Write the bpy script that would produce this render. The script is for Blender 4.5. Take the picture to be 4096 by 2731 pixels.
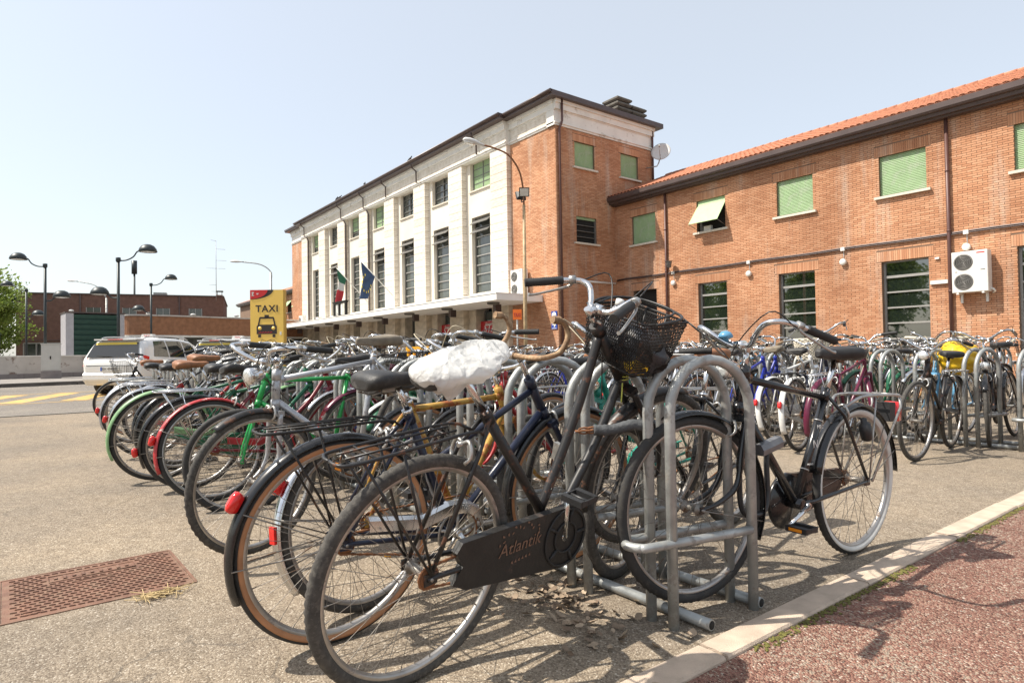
import bpy, math, random
import numpy as np
from mathutils import Vector, Matrix, noise
for _o in list(bpy.data.objects): bpy.data.objects.remove(_o)
scene = bpy.context.scene
col = scene.collection
rad = math.radians
random.seed(7)

# ------------------------------------------------------------------ camera
CAMZ = 0.98
yaw, pitch, roll = rad(52.906), rad(1.0893), rad(-0.9129)
_f = Vector((-math.sin(yaw)*math.cos(pitch), math.cos(yaw)*math.cos(pitch), math.sin(pitch)))
_r = Vector((math.cos(yaw), math.sin(yaw), 0)); _u = _r.cross(_f)
_R = _r*math.cos(roll)+_u*math.sin(roll); _U = -_r*math.sin(roll)+_u*math.cos(roll)
cam_d = bpy.data.cameras.new('camera'); cam = bpy.data.objects.new('camera', cam_d); col.objects.link(cam)
cam_d.sensor_width = 36; cam_d.lens = 36*2500.45/4096; cam_d.clip_start = 0.05; cam_d.clip_end = 3000
mw = Matrix.Identity(4)
for i in range(3):
    mw[i][0], mw[i][1], mw[i][2] = _R[i], _U[i], -_f[i]
mw[2][3] = CAMZ
cam.matrix_world = mw
scene.camera = cam
# ------------------------------------------------------------------ sky, sun, exposure
SUN = Vector((-0.36, -0.60, 0.95)).normalized()
world = bpy.data.worlds.new('World'); scene.world = world; world.use_nodes = True
wn = world.node_tree; bg = wn.nodes['Background']
sky = wn.nodes.new('ShaderNodeTexSky'); sky.sky_type = 'NISHITA'; sky.sun_disc = False
sky.sun_elevation = math.asin(SUN.z); sky.sun_rotation = math.atan2(SUN.x, SUN.y)
sky.air_density = 1.0; sky.dust_density = 2.0; sky.ozone_density = 0.3; sky.altitude = 50
hz = wn.nodes.new('ShaderNodeMix'); hz.data_type = 'RGBA'; hz.inputs[0].default_value = 0.56   # thin even haze over the whole sky
hz.inputs[7].default_value = (3.85, 3.93, 3.85, 1); wn.links.new(sky.outputs[0], hz.inputs[6]); wn.links.new(hz.outputs[2], bg.inputs[0]); bg.inputs[1].default_value = 0.15
sun_d = bpy.data.lights.new('sun', 'SUN'); sun_d.energy = 4.4; sun_d.angle = rad(0.55); sun_d.color = (1, 0.93, 0.82)
sun = bpy.data.objects.new('sun', sun_d); col.objects.link(sun)
sun.rotation_euler = SUN.to_track_quat('Z', 'Y').to_euler(); sun.location = (-10, -10, 30)
scene.view_settings.view_transform = 'Standard'; scene.view_settings.look = 'None'
scene.view_settings.gamma = 1; scene.view_settings.exposure = 0.70; scene.view_settings.use_curve_mapping = False
scene.render.resolution_x = 1024; scene.render.resolution_y = 682

# ------------------------------------------------------------------ helpers
def srgb(r, g, b):
    f = lambda c: c/12.92 if c <= 0.04045 else ((c+0.055)/1.055)**2.4
    return (f(r/255), f(g/255), f(b/255), 1)

def material(name, colr, rough=0.5, metal=0.0, var=0.0, vscale=8.0, bump=0.0, bscale=120.0, wear=None, wamt=0.35, wscale=30.0, spec=0.5, coat=0.0, alpha=1.0, trans=0.0, sss=0.0, wrough=0.85, ior=1.5):
    m = bpy.data.materials.new(name); m.use_nodes = True
    nt = m.node_tree; N = nt.nodes; L = nt.links; b = N['Principled BSDF']
    c = colr if len(colr) == 4 else (*colr, 1)
    b.inputs['Roughness'].default_value = rough; b.inputs['Metallic'].default_value = metal
    b.inputs['Specular IOR Level'].default_value = spec; b.inputs['Coat Weight'].default_value = coat
    b.inputs['Alpha'].default_value = alpha; b.inputs['Transmission Weight'].default_value = trans
    b.inputs['Base Color'].default_value = c; b.inputs['IOR'].default_value = ior
    tc = N.new('ShaderNodeTexCoord')
    src = None
    if var > 0:
        n = N.new('ShaderNodeTexNoise'); n.inputs['Scale'].default_value = vscale; n.inputs['Detail'].default_value = 6
        L.new(tc.outputs['Object'], n.inputs['Vector'])
        r = N.new('ShaderNodeValToRGB'); L.new(n.outputs[0], r.inputs[0])
        r.color_ramp.elements[0].position = 0.3; r.color_ramp.elements[1].position = 0.72
        r.color_ramp.elements[0].color = tuple(x*(1-var) for x in c[:3])+(1,)
        r.color_ramp.elements[1].color = tuple(min(1, x*(1+var)) for x in c[:3])+(1,)
        src = r.outputs[0]; L.new(src, b.inputs['Base Color'])
    if wear:
        n = N.new('ShaderNodeTexNoise'); n.inputs['Scale'].default_value = wscale; n.inputs['Detail'].default_value = 8; n.inputs['Roughness'].default_value = 0.65
        L.new(tc.outputs['Object'], n.inputs['Vector'])
        r = N.new('ShaderNodeValToRGB'); L.new(n.outputs[0], r.inputs[0])
        r.color_ramp.elements[0].position = 1-wamt-0.04; r.color_ramp.elements[1].position = 1-wamt+0.04
        mx = N.new('ShaderNodeMix'); mx.data_type = 'RGBA'
        L.new(r.outputs[0], mx.inputs[0])
        if src: L.new(src, mx.inputs[6])
        else: mx.inputs[6].default_value = c
        mx.inputs[7].default_value = wear if len(wear) == 4 else (*wear, 1)
        L.new(mx.outputs[2], b.inputs['Base Color'])
        mr = N.new('ShaderNodeMix'); L.new(r.outputs[0], mr.inputs[0]); mr.inputs[2].default_value = rough; mr.inputs[3].default_value = wrough
        L.new(mr.outputs[0], b.inputs['Roughness'])
        if metal > 0:
            mm = N.new('ShaderNodeMix'); L.new(r.outputs[0], mm.inputs[0]); mm.inputs[2].default_value = metal; mm.inputs[3].default_value = 0
            L.new(mm.outputs[0], b.inputs['Metallic'])
    if bump > 0:
        n = N.new('ShaderNodeTexNoise'); n.inputs['Scale'].default_value = bscale; n.inputs['Detail'].default_value = 5
        L.new(tc.outputs['Object'], n.inputs['Vector'])
        bp = N.new('ShaderNodeBump'); bp.inputs['Strength'].default_value = bump; bp.inputs['Distance'].default_value = 0.01
        L.new(n.outputs[0], bp.inputs['Height']); L.new(bp.outputs[0], b.inputs['Normal'])
    return m

def spline(pts, k=6):
    P = [Vector(p) for p in pts]; out = []
    for i in range(len(P)-1):
        p0 = P[i-1] if i else P[0]*2-P[1]; p1 = P[i]; p2 = P[i+1]; p3 = P[i+2] if i+2 < len(P) else P[-1]*2-P[-2]
        for j in range(k):
            t = j/k
            out.append(0.5*((2*p1)+(p2-p0)*t+(2*p0-5*p1+4*p2-p3)*t*t+(3*p1-p0-3*p2+p3)*t*t*t))
    out.append(P[-1]); return out

class MB:
    def __init__(s): s.v = []; s.f = []; s.s = []
    def add(s, vs, fs, smooth=False, M=None):
        o = len(s.v)
        s.v += [tuple(M @ Vector(p)) for p in vs] if M is not None else [tuple(p) for p in vs]
        s.f += [tuple(i+o for i in f) for f in fs]; s.s += [smooth]*len(fs); return s
    def box(s, c, d, M=None):
        x, y, z = d[0]/2, d[1]/2, d[2]/2
        vs = [(c[0]+a*x, c[1]+b*y, c[2]+e*z) for e in (-1, 1) for b in (-1, 1) for a in (-1, 1)]
        return s.add(vs, [(0, 2, 3, 1), (4, 5, 7, 6), (0, 1, 5, 4), (2, 6, 7, 3), (0, 4, 6, 2), (1, 3, 7, 5)], False, M)
    def span(s, x0, x1, y0, y1, z0, z1, M=None):
        return s.box(((x0+x1)/2, (y0+y1)/2, (z0+z1)/2), (x1-x0, y1-y0, z1-z0), M)
    def tube(s, pts, r, n=8, caps=True, closed=False, M=None):
        P = [Vector(p) for p in pts]; k = len(P)
        rs = r if isinstance(r, (list, tuple)) else [r]*k
        T = []
        for i in range(k):
            a = P[i-1] if (i or closed) else P[i]; b = P[(i+1) % k] if (i < k-1 or closed) else P[i]
            t = (b-a); T.append(t.normalized() if t.length > 1e-9 else Vector((0, 0, 1)))
        ref = Vector((0, 0, 1)) if abs(T[0].z) < 0.9 else Vector((0, 1, 0))
        nrm = (ref-T[0]*ref.dot(T[0])).normalized(); vs = []; fs = []
        for i in range(k):
            if i:
                nrm = nrm-T[i]*nrm.dot(T[i]); nrm = nrm.normalized() if nrm.length > 1e-9 else T[i].orthogonal().normalized()
            bn = T[i].cross(nrm)
            for j in range(n):
                a = 2*math.pi*j/n; vs.append(P[i]+(nrm*math.cos(a)+bn*math.sin(a))*rs[i])
        kk = k if closed else k-1
        for i in range(kk):
            for j in range(n):
                a = i*n+j; b = i*n+(j+1) % n; c = ((i+1) % k)*n+(j+1) % n; d = ((i+1) % k)*n+j
                fs.append((a, b, c, d))
        s.add(vs, fs, True, M)
        if caps and not closed:
            o = len(s.v)-len(vs)
            s.f += [tuple(o+j for j in reversed(range(n))), tuple(o+(k-1)*n+j for j in range(n))]; s.s += [False, False]
        return s
    def lathe(s, prof, n=16, M=None, smooth=True):
        vs = []; fs = []
        for (r, h) in prof:
            for j in range(n):
                a = 2*math.pi*j/n; vs.append((r*math.cos(a), r*math.sin(a), h))
        for i in range(len(prof)-1):
            for j in range(n): fs.append((i*n+j, i*n+(j+1) % n, (i+1)*n+(j+1) % n, (i+1)*n+j))
        s.add(vs, fs, smooth, M); o = len(s.v)-len(vs)
        if prof[0][0] > 1e-4: s.f.append(tuple(o+j for j in reversed(range(n)))); s.s.append(False)
        if prof[-1][0] > 1e-4: s.f.append(tuple(o+(len(prof)-1)*n+j for j in range(n))); s.s.append(False)
        return s
    def ring(s, prof, n=64, smooth=True, a0=0, a1=2*math.pi, M=None, wob=None):
        # profile (radius, y) closed loop swept round the y axis
        full = abs(a1-a0-2*math.pi) < 1e-6; k = len(prof); m = n if full else n+1; vs = []; fs = []
        for i in range(m):
            a = a0+(a1-a0)*i/n
            for q, (r, y) in enumerate(prof):
                if wob: r, y = wob(i, q, r, y)
                vs.append((r*math.cos(a), y, r*math.sin(a)))
        for i in range(n):
            for q in range(k): fs.append((i*k+q, ((i+1) % m)*k+q, ((i+1) % m)*k+(q+1) % k, i*k+(q+1) % k))
        if not full:
            fs.append(tuple(range(k))); fs.append(tuple(n*k+q for q in reversed(range(k))))
        return s.add(vs, fs, smooth, M)
    def loft(s, rings, smooth=True, caps=True, M=None):
        k = len(rings[0]); vs = [p for r in rings for p in r]; fs = []
        for i in range(len(rings)-1):
            for j in range(k): fs.append((i*k+j, i*k+(j+1) % k, (i+1)*k+(j+1) % k, (i+1)*k+j))
        s.add(vs, fs, smooth, M); o = len(s.v)-len(vs)
        if caps:
            s.f += [tuple(o+j for j in reversed(range(k))), tuple(o+(len(rings)-1)*k+j for j in range(k))]; s.s += [False, False]
        return s
    def prism(s, poly, y0, y1, M=None):   # polygon in xz, extruded in y
        k = len(poly); vs = [(x, y0, z) for x, z in poly]+[(x, y1, z) for x, z in poly]
        fs = [tuple(range(k)), tuple(reversed(range(k, 2*k)))]+[(j, k+j, k+(j+1) % k, (j+1) % k) for j in range(k)]
        return s.add(vs, fs, False, M)
    def ball(s, c, r, n=12, m=8, M=None):
        rx, ry, rz = r if isinstance(r, (tuple, list)) else (r, r, r)
        vs = []; fs = []
        for i in range(m+1):
            t = math.pi*i/m
            for j in range(n):
                a = 2*math.pi*j/n; vs.append((c[0]+rx*math.sin(t)*math.cos(a), c[1]+ry*math.sin(t)*math.sin(a), c[2]+rz*math.cos(t)))
        for i in range(m):
            for j in range(n): fs.append((i*n+j, (i+1)*n+j, (i+1)*n+(j+1) % n, i*n+(j+1) % n))
        return s.add(vs, fs, True, M)
    def mesh(s, name):
        me = bpy.data.meshes.new(name); me.from_pydata(s.v, [], s.f)
        me.polygons.foreach_set('use_smooth', s.s); me.materials.append(None); me.update(); return me

def O(name, mb, mat, parent=None, M=None, label=None, cat=None, group=None, kind=None):
    me = mb.mesh(name) if isinstance(mb, MB) else mb
    ob = bpy.data.objects.new(name, me); col.objects.link(ob)
    if me is not None and mat is not None:
        sl = ob.material_slots[0]; sl.link = 'OBJECT'; sl.material = mat
    if parent: ob.parent = parent
    if M is not None: ob.matrix_basis = M
    if label: ob['label'] = label
    if cat: ob['category'] = cat
    if group: ob['group'] = group
    if kind: ob['kind'] = kind
    return ob
def E(name, label, cat, M=None, group=None):
    return O(name, None, None, None, M, label, cat, group)
T = Matrix.Translation
def RZ(a): return Matrix.Rotation(a, 4, 'Z')
def RX(a): return Matrix.Rotation(a, 4, 'X')
def RY(a): return Matrix.Rotation(a, 4, 'Y')
def SC(x, y, z): return Matrix.Diagonal((x, y, z, 1))
def text_mesh(txt, size, shear=0.0, ext=0.0, space=1.0, bold=0.0):
    c = bpy.data.curves.new('lettering', 'FONT'); c.body = txt; c.size = size; c.align_x = 'CENTER'; c.align_y = 'CENTER'; c.shear = shear; c.extrude = ext; c.space_character = space; c.offset = bold; c.resolution_u = 3
    o = bpy.data.objects.new('lettering', c); col.objects.link(o)
    dg = bpy.context.evaluated_depsgraph_get(); me = bpy.data.meshes.new_from_object(o.evaluated_get(dg))
    bpy.data.objects.remove(o); bpy.data.curves.remove(c)
    me.materials.clear(); me.materials.append(None); me.name = 'lettering'; return me

# ------------------------------------------------------------------ materials
mt = {}
mt['galv'] = material('galvanised_steel', (0.35, 0.36, 0.35), 0.48, 0.5, 0.28, 10, 0.10, 90, wear=(0.24, 0.23, 0.21), wamt=0.42, wscale=16, wrough=.75)
mt['chrome'] = material('chrome', (0.68, 0.68, 0.68), 0.16, 1.0, 0.15, 20, wear=(0.20, 0.13, 0.085), wamt=0.36, wscale=45)
mt['alu'] = material('dull_aluminium', (0.42, 0.41, 0.39), 0.4, 0.85, 0.25, 20, wear=(.16, .12, .09), wamt=.36, wscale=40)
mt['spoke'] = material('spoke_steel', (0.27, 0.25, 0.225), 0.5, 0.7, 0.4, 10, wear=(.13, .075, .045), wamt=.42, wscale=14)
mt['rim'] = material('rim_alloy', (0.40, 0.38, 0.36), 0.38, 0.85, 0.25, 9, wear=(.16, .11, .08), wamt=.37, wscale=12)
mt['rubber'] = material('black_rubber', (0.028, 0.027, 0.026), 0.75, 0, 0.35, 6, 0.15, 300, wear=(0.05, 0.046, 0.04), wamt=0.42, wscale=50)
mt['dusty'] = material('dusty_rubber', (0.055, 0.051, 0.046), 0.85, 0, 0.3, 40, 0.2, 250, wear=(0.085, 0.078, 0.068), wamt=0.45, wscale=60)
mt['tan'] = material('tan_sidewall', (0.42, 0.20, 0.095), 0.7, 0, 0.25, 10)
mt['white_wall'] = material('white_sidewall', (0.62, 0.61, 0.57), 0.6, 0, 0.12, 10)
mt['grip'] = material('black_grip', (0.018, 0.018, 0.018), 0.6, 0, 0.3, 30, 0.3, 400)
mt['cream_grip'] = material('cream_grip', (0.5, 0.46, 0.36), 0.6, 0, 0.2, 30)
mt['brown_grip'] = material('brown_grip', (0.28, 0.18, 0.10), 0.6, 0, 0.3, 30)
mt['black'] = material('black_enamel', (0.012, 0.012, 0.013), 0.24, 0, 0.2, 20, coat=0.25, wear=(0.12, 0.09, 0.07), wamt=0.31, wscale=45)
mt['old_black'] = material('old_black_enamel', (0.016, 0.015, 0.015), 0.42, 0, 0.3, 20, wear=(0.13, 0.06, 0.035), wamt=0.40, wscale=26)
mt['navy'] = material('navy_enamel', (0.012, 0.016, 0.035), 0.3, 0, 0.2, 20, wear=(0.13, 0.08, 0.05), wamt=0.34, wscale=30)
mt['gold'] = material('rusty_gold', (0.42, 0.25, 0.05), 0.42, 0.2, 0.25, 20, wear=(0.26, 0.075, 0.02), wamt=0.47, wscale=14)
mt['rust'] = material('rusty_steel', (0.20, 0.085, 0.035), 0.8, 0.1, 0.4, 20)
mt['silver'] = material('silver_paint', (0.42, 0.43, 0.45), 0.35, 0.5, 0.15, 15, wear=(0.06, 0.05, 0.05), wamt=0.36, wscale=40)
mt['green'] = material('bright_green_paint', (0.014, 0.27, 0.06), 0.35, 0, 0.2, 20, wear=(0.02, 0.02, 0.02), wamt=0.33, wscale=30)
mt['mint'] = material('pale_green_fender', (0.19, 0.34, 0.16), 0.45, 0, 0.2, 20, wear=(0.22, 0.12, 0.06), wamt=0.33, wscale=30)
mt['dark_green'] = material('dark_green_paint', (0.012, 0.10, 0.05), 0.35, 0, 0.2, 20, wear=(0.1, 0.07, 0.05), wamt=0.32, wscale=30)
mt['teal'] = material('teal_paint', (0.01, 0.22, 0.16), 0.35, 0, 0.2, 20, wear=(0.1, 0.07, 0.05), wamt=0.32, wscale=30)
mt['red'] = material('red_paint', (0.32, 0.018, 0.02), 0.35, 0, 0.25, 20, wear=(0.5, 0.45, 0.4), wamt=0.31, wscale=35)
mt['dark_red'] = material('dark_red_paint', (0.16, 0.01, 0.018), 0.32, 0, 0.2, 20, wear=(0.2, 0.12, 0.1), wamt=0.32, wscale=30)
mt['red_fender'] = material('scratched_red_fender', (0.38, 0.024, 0.028), 0.4, 0, 0.2, 20, wear=(0.6, 0.55, 0.5), wamt=0.40, wscale=22)
mt['blue'] = material('blue_paint', (0.02, 0.035, 0.30), 0.3, 0, 0.2, 20, wear=(0.1, 0.1, 0.12), wamt=0.3, wscale=30)
mt['light_blue'] = material('light_blue_paint', (0.10, 0.28, 0.45), 0.3, 0, 0.2, 20)
mt['white'] = material('white_paint', (0.62, 0.62, 0.60), 0.35, 0, 0.1, 20, wear=(0.3, 0.27, 0.22), wamt=0.3, wscale=30)
mt['maroon'] = material('maroon_paint', (0.10, 0.012, 0.035), 0.3, 0, 0.2, 20)
mt['orange'] = material('orange_paint', (0.55, 0.13, 0.015), 0.4, 0, 0.2, 20)
mt['grey'] = material('grey_paint', (0.16, 0.16, 0.165), 0.4, 0.3, 0.2, 20)
mt['saddle'] = material('black_saddle', (0.022, 0.021, 0.021), 0.5, 0, 0.35, 15, 0.25, 250, wear=(0.07, 0.065, 0.06), wamt=0.42, wscale=10)
mt['brown_saddle'] = material('brown_saddle', (0.26, 0.11, 0.045), 0.5, 0, 0.35, 15, 0.2, 200)
mt['grey_saddle'] = material('dusty_grey_saddle', (0.19, 0.16, 0.12), 0.75, 0, 0.35, 15, 0.3, 250)
mt['red_lens'] = material('red_lens', (0.62, 0.012, 0.01), 0.18, 0, 0.1, 40, coat=0.5)
mt['amber'] = material('amber_reflector', (0.75, 0.26, 0.02), 0.25)
mt['lens'] = material('lamp_lens', (0.75, 0.76, 0.74), 0.12, 0.6, 0.15, 60, 0.4, 90)
mt['plastic_black'] = material('black_plastic', (0.02, 0.02, 0.021), 0.45, 0, 0.2, 30)
mt['plastic_white'] = material('white_plastic', (0.68, 0.67, 0.63), 0.45, 0, 0.08, 5)
mt['cable'] = material('cable_black', (0.015, 0.015, 0.015), 0.4)
mt['cable_white'] = material('cable_cream', (0.55, 0.48, 0.34), 0.5)
mt['wire'] = material('black_wire', (0.02, 0.019, 0.018), 0.5, 0.3, 0.3, 20, wear=(0.14, 0.07, 0.04), wamt=0.38, wscale=40)
# ------------------------------------------------------------------ ground materials
def ground_mat(name, ramp, scale, stain, bump=0.5, dist=0.004, rough=0.9, spots=None, pscale=0.6, crack=False):
    m = bpy.data.materials.new(name); m.use_nodes = True; nt = m.node_tree; N = nt.nodes; L = nt.links; b = N['Principled BSDF']
    b.inputs['Roughness'].default_value = rough; b.inputs['Specular IOR Level'].default_value = 0.3
    tc = N.new('ShaderNodeTexCoord')
    v = N.new('ShaderNodeTexVoronoi'); v.inputs['Scale'].default_value = scale; v.inputs['Randomness'].default_value = 1
    L.new(tc.outputs['Object'], v.inputs['Vector'])
    sep = N.new('ShaderNodeSeparateColor'); L.new(v.outputs['Color'], sep.inputs[0])
    r = N.new('ShaderNodeValToRGB'); r.color_ramp.interpolation = 'LINEAR'
    els = r.color_ramp.elements
    while len(els) < len(ramp): els.new(0.5)
    for e, (p, c) in zip(els, ramp): e.position = p; e.color = (*c, 1)
    L.new(sep.outputs[0], r.inputs[0])
    n = N.new('ShaderNodeTexNoise'); n.inputs['Scale'].default_value = pscale; n.inputs['Detail'].default_value = 9; n.inputs['Roughness'].default_value = 0.62
    L.new(tc.outputs['Object'], n.inputs['Vector'])
    r2 = N.new('ShaderNodeValToRGB'); L.new(n.outputs[0], r2.inputs[0])
    r2.color_ramp.elements[0].position = 0.32; r2.color_ramp.elements[1].position = 0.68
    r2.color_ramp.elements[0].color = (*stain[0], 1); r2.color_ramp.elements[1].color = (*stain[1], 1)
    mx = N.new('ShaderNodeMix'); mx.data_type = 'RGBA'; mx.blend_type = 'MULTIPLY'; mx.inputs[0].default_value = 1
    L.new(r.outputs[0], mx.inputs[6]); L.new(r2.outputs[0], mx.inputs[7]); out = mx.outputs[2]
    n3 = N.new('ShaderNodeTexNoise'); n3.inputs['Scale'].default_value = 14; n3.inputs['Detail'].default_value = 5; L.new(tc.outputs['Object'], n3.inputs['Vector'])
    r3 = N.new('ShaderNodeValToRGB'); L.new(n3.outputs[0], r3.inputs[0])
    r3.color_ramp.elements[0].position = 0.28; r3.color_ramp.elements[1].position = 0.6; r3.color_ramp.elements[0].color = (.78, .77, .76, 1); r3.color_ramp.elements[1].color = (1, 1, 1, 1)
    m3 = N.new('ShaderNodeMix'); m3.data_type = 'RGBA'; m3.blend_type = 'MULTIPLY'; m3.inputs[0].default_value = 1
    L.new(out, m3.inputs[6]); L.new(r3.outputs[0], m3.inputs[7]); out = m3.outputs[2]
    if spots:   # a second kind of chip scattered in patches
        v2 = N.new('ShaderNodeTexVoronoi'); v2.inputs['Scale'].default_value = scale*0.8; L.new(tc.outputs['Object'], v2.inputs['Vector'])
        s2 = N.new('ShaderNodeSeparateColor'); L.new(v2.outputs['Color'], s2.inputs[0])
        n2 = N.new('ShaderNodeTexNoise'); n2.inputs['Scale'].default_value = 1.7; n2.inputs['Detail'].default_value = 5; L.new(tc.outputs['Object'], n2.inputs['Vector'])
        ad = N.new('ShaderNodeMath'); ad.operation = 'MULTIPLY'; L.new(s2.outputs[1], ad.inputs[0]); L.new(n2.outputs[0], ad.inputs[1])
        gt = N.new('ShaderNodeMath'); gt.operation = 'GREATER_THAN'; L.new(ad.outputs[0], gt.inputs[0]); gt.inputs[1].default_value = spots[0]
        m4 = N.new('ShaderNodeMix'); m4.data_type = 'RGBA'; L.new(gt.outputs[0], m4.inputs[0]); L.new(out, m4.inputs[6]); m4.inputs[7].default_value = (*spots[1], 1)
        out = m4.outputs[2]
    if crack:   # fine cracks and a few dark drip stains
        dn = N.new('ShaderNodeTexNoise'); dn.inputs['Scale'].default_value = 3; dn.inputs['Detail'].default_value = 6; L.new(tc.outputs['Object'], dn.inputs['Vector'])
        va = N.new('ShaderNodeVectorMath'); va.operation = 'MULTIPLY_ADD'; L.new(dn.outputs['Color'], va.inputs[0]); va.inputs[1].default_value = (.35, .35, .35); L.new(tc.outputs['Object'], va.inputs[2])
        vc = N.new('ShaderNodeTexVoronoi'); vc.feature = 'DISTANCE_TO_EDGE'; vc.inputs['Scale'].default_value = .75; L.new(va.outputs[0], vc.inputs['Vector'])
        lt = N.new('ShaderNodeMath'); lt.operation = 'LESS_THAN'; L.new(vc.outputs[0], lt.inputs[0]); lt.inputs[1].default_value = .0035
        nm = N.new('ShaderNodeTexNoise'); nm.inputs['Scale'].default_value = .9; L.new(tc.outputs['Object'], nm.inputs['Vector'])
        g2 = N.new('ShaderNodeMath'); g2.operation = 'GREATER_THAN'; L.new(nm.outputs[0], g2.inputs[0]); g2.inputs[1].default_value = .54
        mm = N.new('ShaderNodeMath'); mm.operation = 'MULTIPLY'; L.new(lt.outputs[0], mm.inputs[0]); L.new(g2.outputs[0], mm.inputs[1])
        vs2 = N.new('ShaderNodeTexVoronoi'); vs2.inputs['Scale'].default_value = 1.9; L.new(tc.outputs['Object'], vs2.inputs['Vector'])
        rs = N.new('ShaderNodeValToRGB'); L.new(vs2.outputs[0], rs.inputs[0]); rs.color_ramp.elements[0].position = .03; rs.color_ramp.elements[1].position = .10; rs.color_ramp.elements[0].color = (.55, .55, .55, 1); rs.color_ramp.elements[1].color = (0, 0, 0, 1)
        sm = N.new('ShaderNodeMath'); sm.operation = 'MAXIMUM'; L.new(mm.outputs[0], sm.inputs[0]); L.new(rs.outputs[0], sm.inputs[1])
        s3 = N.new('ShaderNodeMath'); s3.operation = 'MULTIPLY'; L.new(sm.outputs[0], s3.inputs[0]); s3.inputs[1].default_value = .42
        m5 = N.new('ShaderNodeMix'); m5.data_type = 'RGBA'; L.new(s3.outputs[0], m5.inputs[0]); L.new(out, m5.inputs[6]); m5.inputs[7].default_value = (.07, .06, .05, 1); out = m5.outputs[2]
    L.new(out, b.inputs['Base Color'])
    bp = N.new('ShaderNodeBump'); bp.inputs['Strength'].default_value = bump; bp.inputs['Distance'].default_value = dist
    ed = N.new('ShaderNodeTexVoronoi'); ed.inputs['Scale'].default_value = scale; ed.feature = 'F1'; L.new(tc.outputs['Object'], ed.inputs['Vector'])
    inv = N.new('ShaderNodeMath'); inv.operation = 'SUBTRACT'; inv.inputs[0].default_value = 1; L.new(ed.outputs[0], inv.inputs[1])
    ad2 = N.new('ShaderNodeMath'); ad2.operation = 'MULTIPLY_ADD'; L.new(sep.outputs[1], ad2.inputs[0]); ad2.inputs[1].default_value = 0.8; L.new(inv.outputs[0], ad2.inputs[2])
    L.new(ad2.outputs[0], bp.inputs['Height']); L.new(bp.outputs[0], b.inputs['Normal'])
    return m
mt['pave'] = ground_mat('worn_beige_asphalt', [(0.0, (.16, .125, .09)), (.3, (.27, .22, .165)), (.65, (.33, .272, .205)), (.9, (.41, .345, .265)), (1, (.60, .54, .45))], 190, ((.62, .63, .66), (1.0, .97, .92)), 0.6, .004, crack=True)
mt['road'] = ground_mat('grey_asphalt', [(0.0, (.13, .115, .10)), (.6, (.22, .20, .175)), (1, (.34, .31, .28))], 120, ((.75, .75, .76), (1.08, 1.06, 1.02)), 0.4, .004)
mt['redpave'] = ground_mat('red_gravel', [(0.0, (.12, .06, .048)), (.25, (.26, .13, .098)), (.55, (.33, .175, .135)), (.8, (.36, .235, .18)), (.95, (.45, .35, .27)), (1, (.65, .58, .5))], 140, ((.78, .76, .75), (1.1, 1.05, 1.02)), 1.0, .009, spots=(0.47, (.36, .28, .215)), pscale=1.1)
mt['concrete'] = material('kerb_concrete', (0.50, 0.40, 0.31), 0.88, 0, 0.22, 9, 0.5, 220)
mt['soil'] = material('far_ground', (0.22, 0.21, 0.17), 0.95, 0, 0.3, 0.3)
mt['yellow_line'] = material('worn_yellow_line', (0.52, 0.33, 0.10), 0.85, 0, 0.2, 2, wear=(.27, .235, .19), wamt=0.42, wscale=5)
mt['moss'] = material('moss', (0.13, 0.12, 0.03), 0.95, 0, 0.3, 40, 0.6, 200)

def sheet(name, pts, z, mat, sub=None):
    mb = MB(); mb.add([(x, y, z) for x, y in pts], [tuple(range(len(pts)))]); return O(name, mb, mat, kind='structure')
sheet('ground', [(-900, -900), (900, -900), (900, 900), (-900, 900)], -0.16, mt['soil'])
sheet('pavement', [(-14.15, -60), (-1.312, -60), (-1.312, 9.3), (30, 9.3), (30, 22.98), (-14.15, 22.98)], 0.0, mt['pave'])
sheet('road', [(-200, -60), (-14.165, -60), (-14.165, 22.98), (-21.6, 22.98), (-21.6, 60), (-200, 60)], -0.006, mt['road'])
sheet('red_gravel_ground', [(-1.2005, -60), (30, -60), (30, 9.29), (-1.2005, 9.29)], -0.010, mt['redpave'])
# joint between the beige paving and the road
mb = MB(); random.seed(3); pts = [(-14.157+random.uniform(-.02, .02), -8+i*.6, 0.001) for i in range(45)]
mb.tube(pts, 0.012, 5); O('tar_joint', mb, mt['rubber'], kind='structure')

# kerb stones, each its own piece
kerb = E('kerb', 'narrow row of pale concrete kerb stones edging the red gravel', 'kerb', T((-1.2565, 0, 0)))
mbk = MB()
def kstone(l):
    mb = MB(); w = .0555; h = .005
    prof = [(-w, -.14), (w, -.14), (w, h-.008), (w-.006, h), (-w+.006, h), (-w, h-.006)]
    mb.loft([[(x, -l/2, z) for x, z in prof], [(x, -l/2+.004, z) for x, z in prof], [(x, l/2-.004, z) for x, z in prof], [(x, l/2, z) for x, z in prof]], smooth=False); return mb.mesh('kerb_stone')
ks = kstone(0.986); random.seed(5)
for i in range(-6, 9):
    O('kerb_stone', ks, mt['concrete'], kerb, T((random.uniform(-.0015, .0015), 1.25+i*1.0, random.uniform(-.002, .002))))
# moss strips along the kerb
mb = MB(); random.seed(11)
for i in range(900):
    y = random.uniform(1.3, 4.8); 
    if noise.noise(Vector((y*1.6, 3, 0))) < -0.05: continue
    x = -1.198+abs(random.gauss(0, .018)); r = random.uniform(.003, .010); z = -.0095
    a = random.uniform(0, 3); mb.add([(x+r*math.cos(a+k*1.26), y+r*math.sin(a+k*1.26), z+(.004 if k % 2 else .001)) for k in range(5)]+[(x, y, z+.006)], [(k, (k+1) % 5, 5) for k in range(5)])
O('moss', mb, mt['moss'], label='yellow green moss growing along the foot of the kerb', cat='moss', kind='stuff')

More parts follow.
